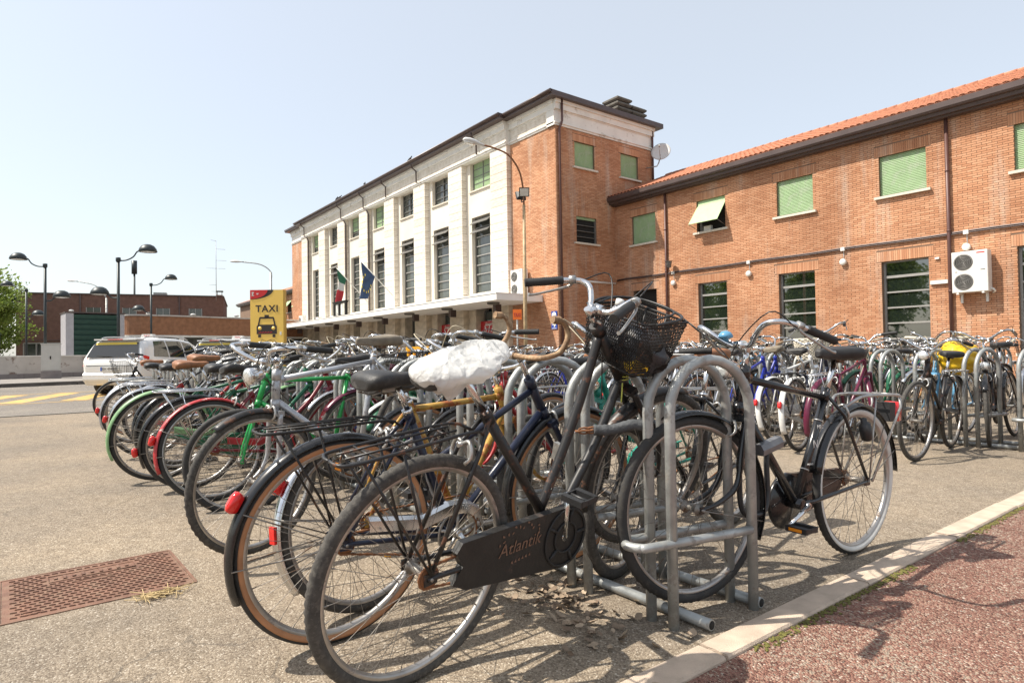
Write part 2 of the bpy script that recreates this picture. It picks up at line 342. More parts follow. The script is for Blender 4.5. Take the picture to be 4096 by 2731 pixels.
# yellow hatch marking on the road
def band(name, a, b, w, mat, z=-0.002):
    a = Vector(a); b = Vector(b); d = (b-a).normalized(); n = Vector((-d.y, d.x))*w/2
    mb = MB(); mb.add([(*(a+n), z), (*(a-n), z), (*(b-n), z), (*(b+n), z)], [(0, 1, 2, 3)]); return O(name, mb, mat, kind='structure')
band('road_marking', (-17.9, -3), (-19.3, 6), .12, mt['yellow_line'])
band('road_marking', (-22.9, -3), (-24.4, 6), .14, mt['yellow_line'], -.0022)
for i in range(6):
    y = -2.2+i*1.25
    band('road_marking', (-18.5-.1*i, y-.9), (-22.8-.2*i, y+.45), .55, mt['yellow_line'], -.0018)

# far pavement with kerb, and low rendered wall
mb = MB(); mb.add([(-27.2, -12, .13), (-31.2, 1.2, .13), (-34, 6, .13), (-60, 6, .13), (-60, -30, .13), (-24, -30, .13)], [(0, 1, 2, 3, 4, 5)])
mt['far_walk'] = material('far_walkway', (.23, .21, .19), .9, 0, .15, 2)
O('walkway', mb, mt['far_walk'], kind='structure')
mt['dark_kerb'] = material('dark_stone_kerb', (.10, .09, .08), .85, 0, .25, 4)
kb = E('far_kerb', 'dark stone kerb across the road beside the plastered wall', 'kerb', T((-27.2, -12, 0)))
pth = [(-24, -30), (-27.2, -12), (-31.2, 1.2), (-34, 6)]
for (ax, ay), (bx, by) in zip(pth, pth[1:]):
    n = max(1, int(math.hypot(bx-ax, by-ay)/1.2)); 
    for i in range(n):
        if ay+(by-ay)*i/n < -4: continue
        x0, y0 = ax+(bx-ax)*i/n, ay+(by-ay)*i/n; x1, y1 = ax+(bx-ax)*(i+1)/n, ay+(by-ay)*(i+1)/n
        mb = MB(); mb.box((0, 0, 0), (math.hypot(x1-x0, y1-y0)-.015, .16, .30), T((0, 0, 0)))
        O('kerb_stone', mb, mt['dark_kerb'], kb, T((27.2, 12, 0)) @ T(((x0+x1)/2+.06, (y0+y1)/2, -.012)) @ RZ(math.atan2(y1-y0, x1-x0)))

# ------------------------------------------------------------------ brick and stone
def brick_material(name, per_object, c0, c1, c2):
    m = bpy.data.materials.new(name); m.use_nodes = True; nt = m.node_tree; N = nt.nodes; L = nt.links; b = N['Principled BSDF']
    b.inputs['Roughness'].default_value = 0.9; b.inputs['Specular IOR Level'].default_value = 0.25
    tc = N.new('ShaderNodeTexCoord'); geo = N.new('ShaderNodeNewGeometry')
    if per_object:
        oi = N.new('ShaderNodeObjectInfo'); rnd = oi.outputs['Random']
    else:
        at = N.new('ShaderNodeAttribute'); at.attribute_name = 'tint'; rnd = at.outputs['Fac']
    r = N.new('ShaderNodeValToRGB'); L.new(rnd, r.inputs[0]); e = r.color_ramp.elements
    e[0].color = (*c0, 1); e[1].color = (*c2, 1); q = e.new(0.5); q.color = (*c1, 1)
    # pale salt stains running down from eaves and sills, and big tone drift
    mp = N.new('ShaderNodeMapping'); mp.inputs['Scale'].default_value = (1.5, 1.5, .20); L.new(geo.outputs['Position'], mp.inputs['Vector'])
    n = N.new('ShaderNodeTexNoise'); n.inputs['Scale'].default_value = 1.0; n.inputs['Detail'].default_value = 7; n.inputs['Roughness'].default_value = .6; L.new(mp.outputs[0], n.inputs['Vector'])
    r2 = N.new('ShaderNodeValToRGB'); L.new(n.outputs[0], r2.inputs[0]); r2.color_ramp.elements[0].position = .52; r2.color_ramp.elements[1].position = .68
    n2 = N.new('ShaderNodeTexNoise'); n2.inputs['Scale'].default_value = 9; n2.inputs['Detail'].default_value = 6; L.new(geo.outputs['Position'], n2.inputs['Vector'])
    mu = N.new('ShaderNodeMath'); mu.operation = 'MULTIPLY'; L.new(r2.outputs[0], mu.inputs[0]); L.new(n2.outputs[0], mu.inputs[1])
    mx = N.new('ShaderNodeMix'); mx.data_type = 'RGBA'; L.new(mu.outputs[0], mx.inputs[0]); L.new(r.outputs[0], mx.inputs[6]); mx.inputs[7].default_value = (.62, .53, .44, 1)
    n3 = N.new('ShaderNodeTexNoise'); n3.inputs['Scale'].default_value = .55; n3.inputs['Detail'].default_value = 4; L.new(geo.outputs['Position'], n3.inputs['Vector'])
    r3 = N.new('ShaderNodeValToRGB'); L.new(n3.outputs[0], r3.inputs[0]); r3.color_ramp.elements[0].position = .3; r3.color_ramp.elements[1].position = .7
    r3.color_ramp.elements[0].color = (.76, .72, .70, 1); r3.color_ramp.elements[1].color = (1.1, 1.1, 1.1, 1)
    m3 = N.new('ShaderNodeMix'); m3.data_type = 'RGBA'; m3.blend_type = 'MULTIPLY'; m3.inputs[0].default_value = 1
    L.new(mx.outputs[2], m3.inputs[6]); L.new(r3.outputs[0], m3.inputs[7]); L.new(m3.outputs[2], b.inputs['Base Color'])
    return m
BC = ((.46, .222, .122), (.54, .28, .158), (.60, .335, .20))
mt['brick'] = brick_material('orange_brick', False, *BC); mt['brick1'] = brick_material('orange_brick_single', True, *BC)
mt['mortar'] = material('mortar', (.20, .13, .088), .95, 0, .2, 3)

def cut(iv, a, b):
    out = []
    for x0, x1 in iv:
        if b <= x0 or a >= x1: out.append((x0, x1))
        else:
            if a > x0: out.append((x0, a))
            if b < x1: out.append((b, x1))
    return out
def brickwork(parent, M, u0, u1, z0, z1, holes, lintels, single=None, nsingle=0, proud=.010, bl=.25, bh=.056, jt=.013):
    """bricks on the plane u-z (local y = 0 is the mortar face, bricks stand towards -y)"""
    rects = []; rng = random.Random(int(u0*10+z0*7)); z = z0; c = 0
    while z+bh*.6 < z1:
        zt = min(z+bh, z1); iv = [(u0, u1)]
        for (a, b, h0, h1) in holes+lintels:
            if zt > h0+.004 and z < h1-.004: iv = cut(iv, a-(0 if (a, b, h0, h1) in holes else .004), b+(0 if (a, b, h0, h1) in holes else .004))
        off = (c % 2)*(bl+jt)/2; u = u0-off
        while u < u1:
            for x0, x1 in iv:
                a = max(u, x0); b = min(u+bl, x1)
                if b-a > .02: rects.append((a, b, z, zt, b-a > bl-.001))
            u += bl+jt
        z += bh+jt; c += 1
    for (a, b, h0, h1) in lintels:
        n = int((b-a)/(bh+.010))
        for i in range(n):
            p = a+(b-a)*i/n; rects.append((p+.004, p+(b-a)/n-.004, h0, h1, False))
    pick = set()
    if single:
        cand = [i for i, r in enumerate(rects) if r[4] and single(r)]
        cand.sort(key=lambda i: -single(rects[i])); pick = set(cand[:nsingle])
    vs = []; fs = []; tint = []
    for i, (a, b, p, q, full) in enumerate(rects):
        if i in pick: continue
        o = len(vs); y = -proud*rng.uniform(.6, 1.25)
        vs += [(a, 0, p), (b, 0, p), (b, 0, q), (a, 0, q), (a, y, p), (b, y, p), (b, y, q), (a, y, q)]
        fs += [(o+4, o+5, o+6, o+7), (o, o+1, o+5, o+4), (o+2, o+3, o+7, o+6), (o+1, o+2, o+6, o+5), (o+3, o, o+4, o+7)]
        tint += [rng.random()]*5
    me = bpy.data.meshes.new('brickwork'); me.from_pydata(vs, [], fs); at = me.attributes.new('tint', 'FLOAT', 'FACE'); at.data.foreach_set('value', tint)
    me.materials.append(None); me.update()
    O('brickwork', me, mt['brick'], parent, M, kind='stuff')
    if pick:
        b = MB(); b.add([(0, 0, 0), (bl, 0, 0), (bl, 0, bh), (0, 0, bh), (0, -proud, 0), (bl, -proud, 0), (bl, -proud, bh), (0, -proud, bh)], [(4, 5, 6, 7), (0, 1, 5, 4), (2, 3, 7, 6), (1, 2, 6, 5), (3, 0, 4, 7)])
        bm = b.mesh('brick')
        for i in sorted(pick):
            a, _, p, _, _ = rects[i]; O('brick', bm, mt['brick1'], parent, M @ T((a, -proud*rng.uniform(-.2, .25), p)))

def wall_sheet(u0, u1, z0, z1, holes, depth, y=0.0):
    """solid wall slab with openings: front at y, going back by depth"""
    us = sorted(set([u0, u1]+[h[0] for h in holes]+[h[1] for h in holes])); zs = sorted(set([z0, z1]+[h[2] for h in holes]+[h[3] for h in holes]))
    us = [u for u in us if u0 <= u <= u1]; zs = [z for z in zs if z0 <= z <= z1]
    mb = MB(); solid = {}
    for i in range(len(us)-1):
        for j in range(len(zs)-1):
            cu, cz = (us[i]+us[i+1])/2, (zs[j]+zs[j+1])/2
            solid[i, j] = not any(h[0] < cu < h[1] and h[2] < cz < h[3] for h in holes)
    for (i, j), s in solid.items():
        a, b, p, q = us[i], us[i+1], zs[j], zs[j+1]
        if s: mb.add([(a, y, p), (b, y, p), (b, y, q), (a, y, q)], [(0, 1, 2, 3)])
        else:
            for (di, dj, f) in ((-1, 0, [(a, y, p), (a, y, q), (a, y+depth, q), (a, y+depth, p)]), (1, 0, [(b, y, q), (b, y, p), (b, y+depth, p), (b, y+depth, q)]), (0, -1, [(b, y, p), (a, y, p), (a, y+depth, p), (b, y+depth, p)]), (0, 1, [(a, y, q), (b, y, q), (b, y+depth, q), (a, y+depth, q)])):
                if solid.get((i+di, j+dj), True): mb.add(f, [(0, 1, 2, 3)])
    return mb

mt['stone'] = material('travertine', (.66, .58, .47), .8, 0, .12, 1.2, .25, 40)
mt['stone2'] = material('travertine_pillar', (.52, .44, .34), .8, 0, .25, 2.5, .5, 30)
mt['plaster'] = material('pale_plaster', (.68, .63, .54), .85, 0, .08, .8)
mt['sill'] = material('sill_stone', (.62, .57, .48), .8, 0, .12, 6)
mt['gutter'] = material('dark_gutter', (.085, .06, .055), .4, .2, .12, 3)
mt['pipe'] = material('maroon_downpipe', (.105, .05, .042), .45, .1, .15, 3)
mt['tile'] = material('terracotta_tile', (.42, .17, .095), .85, 0, .3, 5)
mt['shutter'] = material('green_shutter', (.30, .43, .235), .6, 0, .12, 2, wear=(.36, .45, .30), wamt=.45, wscale=3)
mt['awning'] = material('green_awning', (.40, .56, .30), .6, 0, .08, 3)
mt['shutter_frame'] = material('grey_window_frame', (.17, .165, .155), .45, .3, .1, 5)
mt['light_frame'] = material('pale_grey_frame', (.34, .33, .31), .45, .3, .1, 5)
mt['glass'] = material('window_glass', (.075, .085, .078), .12, 0, .2, 3, spec=.8)  # lighter grey base colour stands in for reflected sky and haze
mt['glass_green'] = material('reflecting_glass', (.012, .018, .014), .02, 0, spec=.6, ior=2.3)
mt['dark'] = material('dark_interior', (.012, .011, .010), .9)
mt['conc'] = material('white_render', (.74, .72, .67), .85, 0, .08, 1.5, wear=(.52, .48, .42), wamt=.38, wscale=2.2)

def shutter_panel(w, h, pitch=.055):
    mb = MB(); n = int(h/pitch); vs = []; fs = []
    for i in range(n+1):
        z = h-i*h/n
        vs += [(-w/2, 0, z), (w/2, 0, z), (-w/2, -.014, z-.012), (w/2, -.014, z-.012), (-w/2, -.016, z-h/n*.7), (w/2, -.016, z-h/n*.7)]
        o = i*6
        if i < n: fs += [(o, o+1, o+3, o+2), (o+2, o+3, o+5, o+4), (o+4, o+5, o+7, o+6)]
    vs = [(x, y, max(z, 0)) for x, y, z in vs]
    mb.add(vs, fs); return mb
def sill(parent, M, w, d=.22):
    mb = MB(); mb.span(-w/2, w/2, -.12, d, -.085, 0); O('sill', mb, mt['sill'], parent, M)

# ------------------------------------------------------------------ right wing (two storeys, tiled roof)
YW = 23.0; XL = -21.69; XR = 4.0
wing = E('brick_wing', 'two storey orange brick station wing with green shutters and tiled roof', 'building', T((XL, YW, 0)))
MW = T((-XL, 0, 0))          # world x -> local x of the wing
wc = [-19.86+3.732*i for i in range(7)]; WZ0, WZ1, GZ1 = 6.12, 7.50, 3.90
holes = [(c-.715, c+.715, WZ0, WZ1) for c in wc]+[(c-.715, c+.715, .75 if i else .0, GZ1) for i, c in enumerate(wc)]
lint = [(c-.86, c+.86, h1+.002, h1+.34) for c in wc for h1 in (WZ1, GZ1)]
O('wall', wall_sheet(XL, XR, -.1, 8.22, holes, .30), mt['mortar'], wing, MW)
def near_frame(r):
    return (r[0]+40) if (-7.1 < r[0] < -5.35 and 1.15 < r[2] < 8.1) else 0
brickwork(wing, MW, XL, XR, -.05, 8.2, holes, lint, near_frame, 298)
mb = MB(); mb.span(XL, XR, .31, .5, -.1, 8.2); O('inner_wall', mb, mt['dark'], wing, MW)
sp = shutter_panel(1.43, 1.38).mesh('shutter')
for i, c in enumerate(wc):
    w = O('window', MB().span(-.70, .70, .12, .16, .02, 1.36), mt['dark'], wing, MW @ T((c, 0, WZ0)))
    if i == 1:
        mb = MB(); mb.add([(-.70, .10, 1.38), (.70, .10, 1.38), (-.70, .055, 1.16), (.70, .055, 1.16), (-.72, -.60, .30), (.72, -.60, .30), (-.72, -.58, .285), (.72, -.58, .285), (-.70, .08, 1.145), (.70, .08, 1.145)], [(0, 2, 3, 1), (2, 4, 5, 3), (4, 6, 7, 5), (6, 8, 9, 7)])
        O('awning', mb, mt['awning'], w); mb = MB()
        for sx in (-.7, .7): mb.tube([(sx, .05, .1), (sx, -.59, .30)], .012, 6)
        O('awning_arm', mb, mt['shutter_frame'], w)
        mb = MB(); mb.span(-.35, .0, -.02, .12, .02, .22); O('box', mb, mt['plastic_white'], w)
    else:
        O('shutter', sp, mt['shutter'], w, T((0, .11, 0)))
    sill(wing, MW @ T((c, 0, WZ0)), 1.70)
def big_window(parent, M, w, h, bars, frame, glass, open_top=0, deep=.18):
    wdw = O('window', MB().span(-w/2+.03, w/2-.03, deep+.03, deep+.045, .03, h-.03), glass, parent, M)
    mb = MB()
    for sx in (-1, 1): mb.span(sx*(w/2-.03)-.03, sx*(w/2-.03)+.03, deep-.02, deep+.06, 0, h)
    O('frame', mb, frame, wdw)
    for k in range(bars+1):
        z = h*k/bars; t = .045 if k in (0, bars) else (.042 if k in (bars-1,) else .026)
        mb = MB(); mb.span(-w/2+.061, w/2-.061, deep-.02, deep+.06, max(0, z-t), min(h, z+t)); O('glazing_bar', mb, frame, wdw)
    return wdw
for i, c in enumerate(wc):
    if i == 0:
        mb = MB(); mb.span(-.71, .71, .2, .26, 0, 3.9); O('doorway', mb, mt['dark'], wing, MW @ T((c, 0, 0)))
        continue
    big_window(wing, MW @ T((c, 0, .75)), 1.43, GZ1-.75, 6, mt['light_frame'], mt['glass_green'])
    sill(wing, MW @ T((c, 0, .75)), 1.6)
# eaves: stepped gutter
mb = MB(); prof = [(.0, 8.18), (-.28, 8.18), (-.30, 8.24), (-.44, 8.24), (-.46, 8.34), (-.55, 8.36), (-.585, 8.42), (-.585, 8.58), (-.56, 8.60), (.0, 8.60)]
mb.loft([[(x, y, z) for y, z in prof] for x in (XL+.02, XR)], smooth=False); O('gutter', mb, mt['gutter'], wing, MW)
# roof slope with barrel tiles
SL = .395; y0r, z0r, y1r = -.54, 8.615, 4.0
rl = math.hypot(y1r-y0r, (y1r-y0r)*SL); Mr = MW @ T((0, y0r, z0r)) @ RX(math.atan(SL))
rf = O('roof', MB().span(XL, XR, 0, rl, -.05, .0), mt['tile'], wing, Mr)
def tile_mesh(w, l):
    mb = MB(); n = 7; rg = []
    for y, k in ((0, 1.0), (l, .86)):
        rg.append([(k*w/2*math.cos(math.pi*j/(n-1)), y, .012+(.052 if y == 0 else .030)*math.sin(math.pi*j/(n-1))) for j in range(n)])
    vs = rg[0]+rg[1]+[(x*.86, y, max(z-.014, 0)) for x, y, z in rg[0]]
    mb.add(vs, [(j, j+1, n+j+1, n+j) for j in range(n-1)]+[(2*n+j, 2*n+j+1, j+1, j) for j in range(n-1)], True); return mb
tw, tl = .215, .36; tm = tile_mesh(tw*.92, tl+.04).mesh('roof_tile'); nx = int((XR-XL)/tw); ny = int(rl/tl)
big = MB(); tv = [v.co.copy() for v in tm.vertices]; tf = [tuple(p.vertices) for p in tm.polygons]; random.seed(4); ns = 0
for j in range(ny+1):
    for i in range(nx):
        x = XL+tw*(i+.5)+random.uniform(-.006, .006); y = j*tl+random.uniform(-.008, .008)
        if j < 2 and ns < 290 and -16 < x < -4.3: O('roof_tile', tm, mt['tile'], rf, T((x, y, .004))); ns += 1
        else: big.add([(p.x+x, p.y+y, p.z+.004) for p in tv], tf, True)
O('roof_tiles', big, mt['tile'], rf, kind='stuff')
mb = MB()
for i in range(int((XR-XL)/.38)): mb.tube([(XL+.38*i, rl+.02, .02), (XL+.38*i+.40, rl+.02, .02)], [.09, .105], 8)
O('ridge_tiles', mb, mt['tile'], rf, kind='stuff')
def downpipe(parent, M, x, y, z0, z1, r=.055, mat='pipe'):
    mb = MB(); mb.tube([(x, y, z0), (x, y, z1)], r, 10)
    for z in np.arange(z0+.8, z1, 1.9): mb.tube([(x, y, z), (x, y, z+.05)], r+.01, 10)
    O('downpipe', mb, mt[mat], parent, M)
downpipe(wing, MW, -18.5, -.09, 0, 8.2); downpipe(wing, MW, -7.34, -.09, 0, 8.2)
mb = MB(); pp = [(XL+.1, -.04, 4.52)]+[(x, -.04+.004*math.sin(x*3), 4.54+.012*math.sin(x*1.7)) for x in np.arange(-21, 4, .5)]
mb.tube(pp, .036, 6); mb.tube([(x, y-.03, z-.05) for x, y, z in pp], .018, 5); O('conduit', mb, mt['gutter'], wing, MW)
for x in (-18.13, -14.35, -10.62, -6.89, -3.16):
    mb = MB(); mb.lathe([(.0, -.13), (.10, -.13), (.115, -.11), (.115, -.02), (.07, 0)], 14, RX(rad(-90))); lo = O('wall_light', mb, mt['plastic_white'], wing, MW @ T((x, -.005, 4.05)))
    mb = MB(); mb.span(-.07, .07, -.1, -.012, .40, .53); mb.tube([(0.01, -.02, .1), (.01, -.02, .45)], .012, 6); O('junction_box', mb, mt['plastic_white'], lo)
mb = MB(); mb.lathe([(.19, .30), (.15, .28), (.13, .22), (.09, .02), (.05, 0)], 14, T((0, -.32, 0))); mb.tube([(0, -.32, 0), (0, -.3, -.12), (0, -.15, -.2), (0, -.012, -.2)], .018, 6)
O('lantern', mb, mt['shutter_frame'], wing, MW @ T((-18.16, 0, 4.72)))
mb = MB(); mb.span(-7.90, -7.41, -.09, -.012, 2.98, 3.10); O('cable_trunking', mb, mt['plastic_white'], wing, MW)
mb = MB(); mb.span(-.06, .06, -.07, -.012, 0, .06); O('sensor', mb, mt['plastic_white'], wing, MW @ T((-7.70, 0, 3.78)))

def ac_unit(M, label, w=.95, h=1.25, d=.34, fans=2):
    a = E('air_conditioner', label, 'air conditioner', M)
    mb = MB(); mb.loft([[(x, y, z) for x, z in ((-w/2+i, i), (w/2-i, i), (w/2-i, h-i), (-w/2+i, h-i))] for y, i in ((0, .0), (-d+.015, .0), (-d, .015))], smooth=False); O('casing', mb, mt['plastic_white'], a)
    for k in range(fans):
        cz = h*(.26+.48*k) if fans == 2 else h*.5; r = .23
        g = O('fan_grille', MB().lathe([(0, 0), (r, 0), (r+.02, .006), (r+.02, 0)], 24, T((-w*.17, -d-.004, cz)) @ RX(rad(90))), mt['shutter_frame'], a)
        mb = MB()
        for rr in (.04, .085, .13, .175, .22): mb.ring([(rr-.006, -.004), (rr+.006, -.004), (rr+.006, .004), (rr-.006, .004)], 24, M=T((-w*.17, -d-.012, cz)))
        for q in range(4): mb.tube([(-w*.17, -d-.012, cz), (-w*.17+r*math.cos(q*1.57+.4), -d-.012, cz+r*math.sin(q*1.57+.4))], .005, 4)
        O('fan_ring', mb, mt['light_frame'], g)
    mb = MB(); mb.span(w*.30, w*.43, -d-.003, -d+.004, h*.52, h*.535); mb.span(-w*.40, -w*.34, -d-.003, -d+.004, h*.50, h*.515); O('handle_slot', mb, mt['dark'], a)
    mb = MB(); mb.span(w*.2, w*.42, -d-.003, -d+.004, h*.93, h*.955); O('red_lettering', mb, mt['red_lens'], a)
    mb = MB()
    for sx in (-.35, .35): mb.span(sx*w-.03, sx*w+.03, -d, .1, -.05, -.002); mb.span(sx*w-.03, sx*w+.03, .02, .08, -.3, -.05)
    O('bracket', mb, mt['plastic_white'], a)
    mb = MB(); mb.tube([(w/2-.02, -d*.4, .10), (w/2+.07, -d*.4, .06), (w/2+.09, -d*.2, .0), (w/2+.02, 0, -.04)], .03, 6); O('pipe_cover', mb, mt['plastic_white'], a)
    return a
ac_unit(T((-6.72, YW-.10, 2.62)), 'white two fan air conditioner hanging on the wing beside the maroon downpipe', .93, 1.25)
# ------------------------------------------------------------------ main station building
X0, X1 = -21.69, -59.6; YF, YB, YP = 19.12, 25.95, 18.86; ZB, ZF = 11.54, 12.66
stn = E('station_building', 'tall station hall with pale stone pilasters, brick corners and flat dark eaves', 'building', T((X0, YF, 0)))
MS = T((-X0, -YF, 0))
pl = [(-26.62-4.215*k, -25.17-4.215*k) for k in range(8)]; PXL = pl[-1][0]
# side wall (faces +x): local u = y
MSide = MS @ T((X0, 0, 0)) @ RZ(rad(90))
sh = [(20.30, 21.61, 9.80, 11.03), (23.47, 24.76, 9.80, 11.03), (20.34, 21.67, 6.20, 7.46)]
sl_ = [(a-.14, b+.14, d+.002, d+.34) for a, b, c, d in sh]
O('wall', wall_sheet(YF, YB, -.1, ZB, sh, .3), mt['mortar'], stn, MSide)
def nears(r): return (40-r[0]) if (r[2] > 3.2) else 0
brickwork(stn, MSide, YF, YB, -.05, ZB-.02, sh, sl_, nears, 298)
mb = MB(); mb.span(YF+.3, YB-.3, .32, .4, 0, ZB); O('inner_wall', mb, mt['dark'], stn, MSide)
for i, (a, b, c, d) in enumerate(sh):
    w = O('window', MB().span(a, b, .13, .17, c, d), mt['dark'], stn, MSide)
    if i < 2: O('shutter', shutter_panel(b-a, d-c, .05).mesh('shutter'), mt['shutter'], w, T(((a+b)/2, .11, c)))
    else:
        mb = MB(); mb.span(a, b, .08, .125, d-.12, d); O('shutter_box', mb, mt['shutter'], w)
        mb = MB()
        for z in (c+.03, c+.30, c+.58, c+.86): mb.span(a+.05, b-.05, .06, .12, z-.015, z+.015)
        for x in (a+.03, b-.03): mb.span(x-.03, x+.03, .06, .12, c, d-.12)
        O('grille', mb, mt['shutter_frame'], w)
    sill(stn, MSide @ T(((a+b)/2, 0, c)), b-a+.30)
# brick ends of the front
for (a, b) in ((pl[0][1], X0), (X1, PXL)):
    O('wall', wall_sheet(a, b, -.1, ZB, [], .3, YF), mt['mortar'], stn, MS)
    brickwork(stn, MS @ T((0, YF, 0)), a, b-.011 if b == X0 else b, -.05, ZB-.02, [], [])
mb = MB(); mb.span(X1, X1+.3, YF+.3, YB, -.1, ZB); mb.span(X1, X0-.3, YB-.3, YB, -.1, ZB); O('rear_wall', mb, mt['brick1'], stn, MS)
# pilasters of stone blocks
bw = pl[0][1]-pl[0][0]; nb = 18; z0p, z1p = 3.86, ZB; bh = (z1p-z0p)/nb
blk = MB().loft([[(x, y, z) for x, y in ((-bw/2+i, i), (bw/2-i, i), (bw/2-i, .80), (-bw/2+i, .80))] for z, i in ((.006, .008), (.014, 0), (bh-.014, 0), (bh-.006, .008))], smooth=False).mesh('stone_block')
mt['joint'] = material('stone_joint', (.24, .20, .15), .95)
mt['stone_var'] = bpy.data.materials.new('travertine_block'); _m = mt['stone_var']; _m.use_nodes = True; _n = _m.node_tree.nodes; _l = _m.node_tree.links; _b = _n['Principled BSDF']; _b.inputs['Roughness'].default_value = .82; _b.inputs['Specular IOR Level'].default_value = .25
_oi = _n.new('ShaderNodeObjectInfo'); _r = _n.new('ShaderNodeValToRGB'); _l.new(_oi.outputs['Random'], _r.inputs[0]); _r.color_ramp.elements[0].color = (.69, .635, .55, 1); _r.color_ramp.elements[1].color = (.80, .75, .67, 1)
_tc = _n.new('ShaderNodeTexCoord'); _mp = _n.new('ShaderNodeMapping'); _mp.inputs['Scale'].default_value = (1.2, 1.2, 5); _l.new(_tc.outputs['Object'], _mp.inputs[0]); _no = _n.new('ShaderNodeTexNoise'); _no.inputs['Scale'].default_value = 2.2; _no.inputs['Detail'].default_value = 8; _l.new(_mp.outputs[0], _no.inputs['Vector'])
_r2 = _n.new('ShaderNodeValToRGB'); _l.new(_no.outputs[0], _r2.inputs[0]); _r2.color_ramp.elements[0].position = .3; _r2.color_ramp.elements[1].position = .62; _r2.color_ramp.elements[0].color = (.78, .74, .68, 1); _r2.color_ramp.elements[1].color = (1, 1, 1, 1)
_mx = _n.new('ShaderNodeMix'); _mx.data_type = 'RGBA'; _mx.blend_type = 'MULTIPLY'; _mx.inputs[0].default_value = 1; _l.new(_r.outputs[0], _mx.inputs[6]); _l.new(_r2.outputs[0], _mx.inputs[7]); _l.new(_mx.outputs[2], _b.inputs['Base Color'])
for (a, b) in pl:
    p = O('pilaster', MB().span(a+.02, b-.02, YP+.03, YP+.79, z0p, z1p), mt['joint'], stn, MS)
    for k in range(nb): O('stone_block', blk, mt['stone_var'], p, T(((a+b)/2, YP, z0p+k*bh)))
# bays between pilasters
YR = 19.62
for k in range(7):
    a, b = pl[k+1][1], pl[k][0]; c = (a+b)/2; w2 = .98
    bay = [(c-w2, c+w2, 9.98, 11.55), (c-w2+.10, c+w2-.10, 4.30, 8.50)]
    by = O('bay', wall_sheet(a-.01, b+.01, z0p, ZB, bay, .42, YF+.05), mt['plaster'], stn, MS)
    mb = MB(); mb.span(a, b, 19.98, 20.1, z0p, ZB); O('inner_wall', mb, mt['dark'], by)
    mb = MB(); mb.span(c-w2-.06, c+w2+.06, YF-.04, YF+.047, 9.90, 9.97); O('sill', mb, mt['sill'], by)
    uw = O('window', MB().span(c-w2+.02, c+w2-.02, YR-.18, YR-.14, 9.99, 11.53), mt['glass'], by)
    if k in (0, 3): O('shutter', shutter_panel(2*w2, 1.56, .055).mesh('shutter'), mt['shutter'], uw, T((c, YR-.21, 9.985)))
    elif k == 4 or k == 6:
        O('shutter', shutter_panel(2*w2, 1.0, .055).mesh('shutter'), mt['shutter'], uw, T((c, YR-.21, 10.53)))
    mb = MB()
    for x in (c-w2+.03, c, c+w2-.03): mb.span(x-.03, x+.03, YR-.25, YR-.185, 9.99, 11.53)
    for z in (10.4, 10.8, 11.2): mb.span(c-w2+.06, c+w2-.06, YR-.24, YR-.19, z-.018, z+.018)
    O('grille', mb, mt['shutter_frame'], uw)
    h = 4.2; lw = O('window', MB().span(c-.86, c+.86, YR-.16, YR-.13, 4.32, 8.48), mt['glass'], by)
    mb = MB()
    for x in (c-.84, c+.84): mb.span(x-.03, x+.03, YR-.24, YR-.165, 4.31, 8.49)
    O('frame', mb, mt['shutter_frame'], lw)
    for q in range(9):
        z = 4.34+q*.515; mb = MB(); mb.span(c-.80, c+.80, YR-.22, YR-.17, z-.028, z+.028); O('glazing_bar', mb, mt['light_frame'], lw)
    if k != 4 and k != 6:
        for z in (8.42, 7.92):
            mb = MB(); mb.box((0, -.26, 0), (1.62, .52, .035), T((c, YR-.22, z)) @ RX(rad(38))); O('open_sash', mb, mt['shutter_frame'], lw)
# frieze: mouldings, slabs, coping
fs_ = MB(); 
def frz(mb, x0, x1, y, yb):
    mb.span(x0, x1, y-.06, yb, ZB+.002, ZB+.09); mb.span(x0, x1, y-.11, yb, ZB+.092, ZB+.15)
    mb.span(x0, x1, y-.02, yb, ZB+.152, ZF-.42); mb.span(x0, x1, y-.05, yb, ZF-.418, ZF-.37); mb.span(x0, x1, y-.13, yb, ZF-.368, ZF-.1); mb.span(x0, x1, y-.2, yb, ZF-.098, ZF+.06)
mb = MB(); frz(mb, PXL-.02, pl[0][1]+.02, YP, YF+.5); O('frieze', mb, mt['conc'], stn, MS)
mb = MB(); frz(mb, pl[0][1]+.022, X0, YF, YF+.5); O('frieze', mb, mt['conc'], stn, MS)
mb = MB(); frz(mb, X1, PXL-.022, YF, YF+.5); O('frieze', mb, mt['conc'], stn, MS)
mb = MB(); frz(mb, YF-.11, YB, 0, .5); O('frieze', mb, mt['conc'], stn, MSide)
ns_ = 46; L_ = (pl[0][1]-PXL)/ns_
slab = MB().span(.006, L_-.006, -.012, 0, 0, .50).mesh('frieze_slab')
for k in range(ns_): O('frieze_slab', slab, mt['stone_var'], stn, MS @ T((PXL+k*L_, YP-.022, ZB+.165)))
for k in range(5): O('frieze_slab', slab, mt['stone_var'], stn, MS @ T((pl[0][1]+.06+k*.68, YF-.022, ZB+.165)))
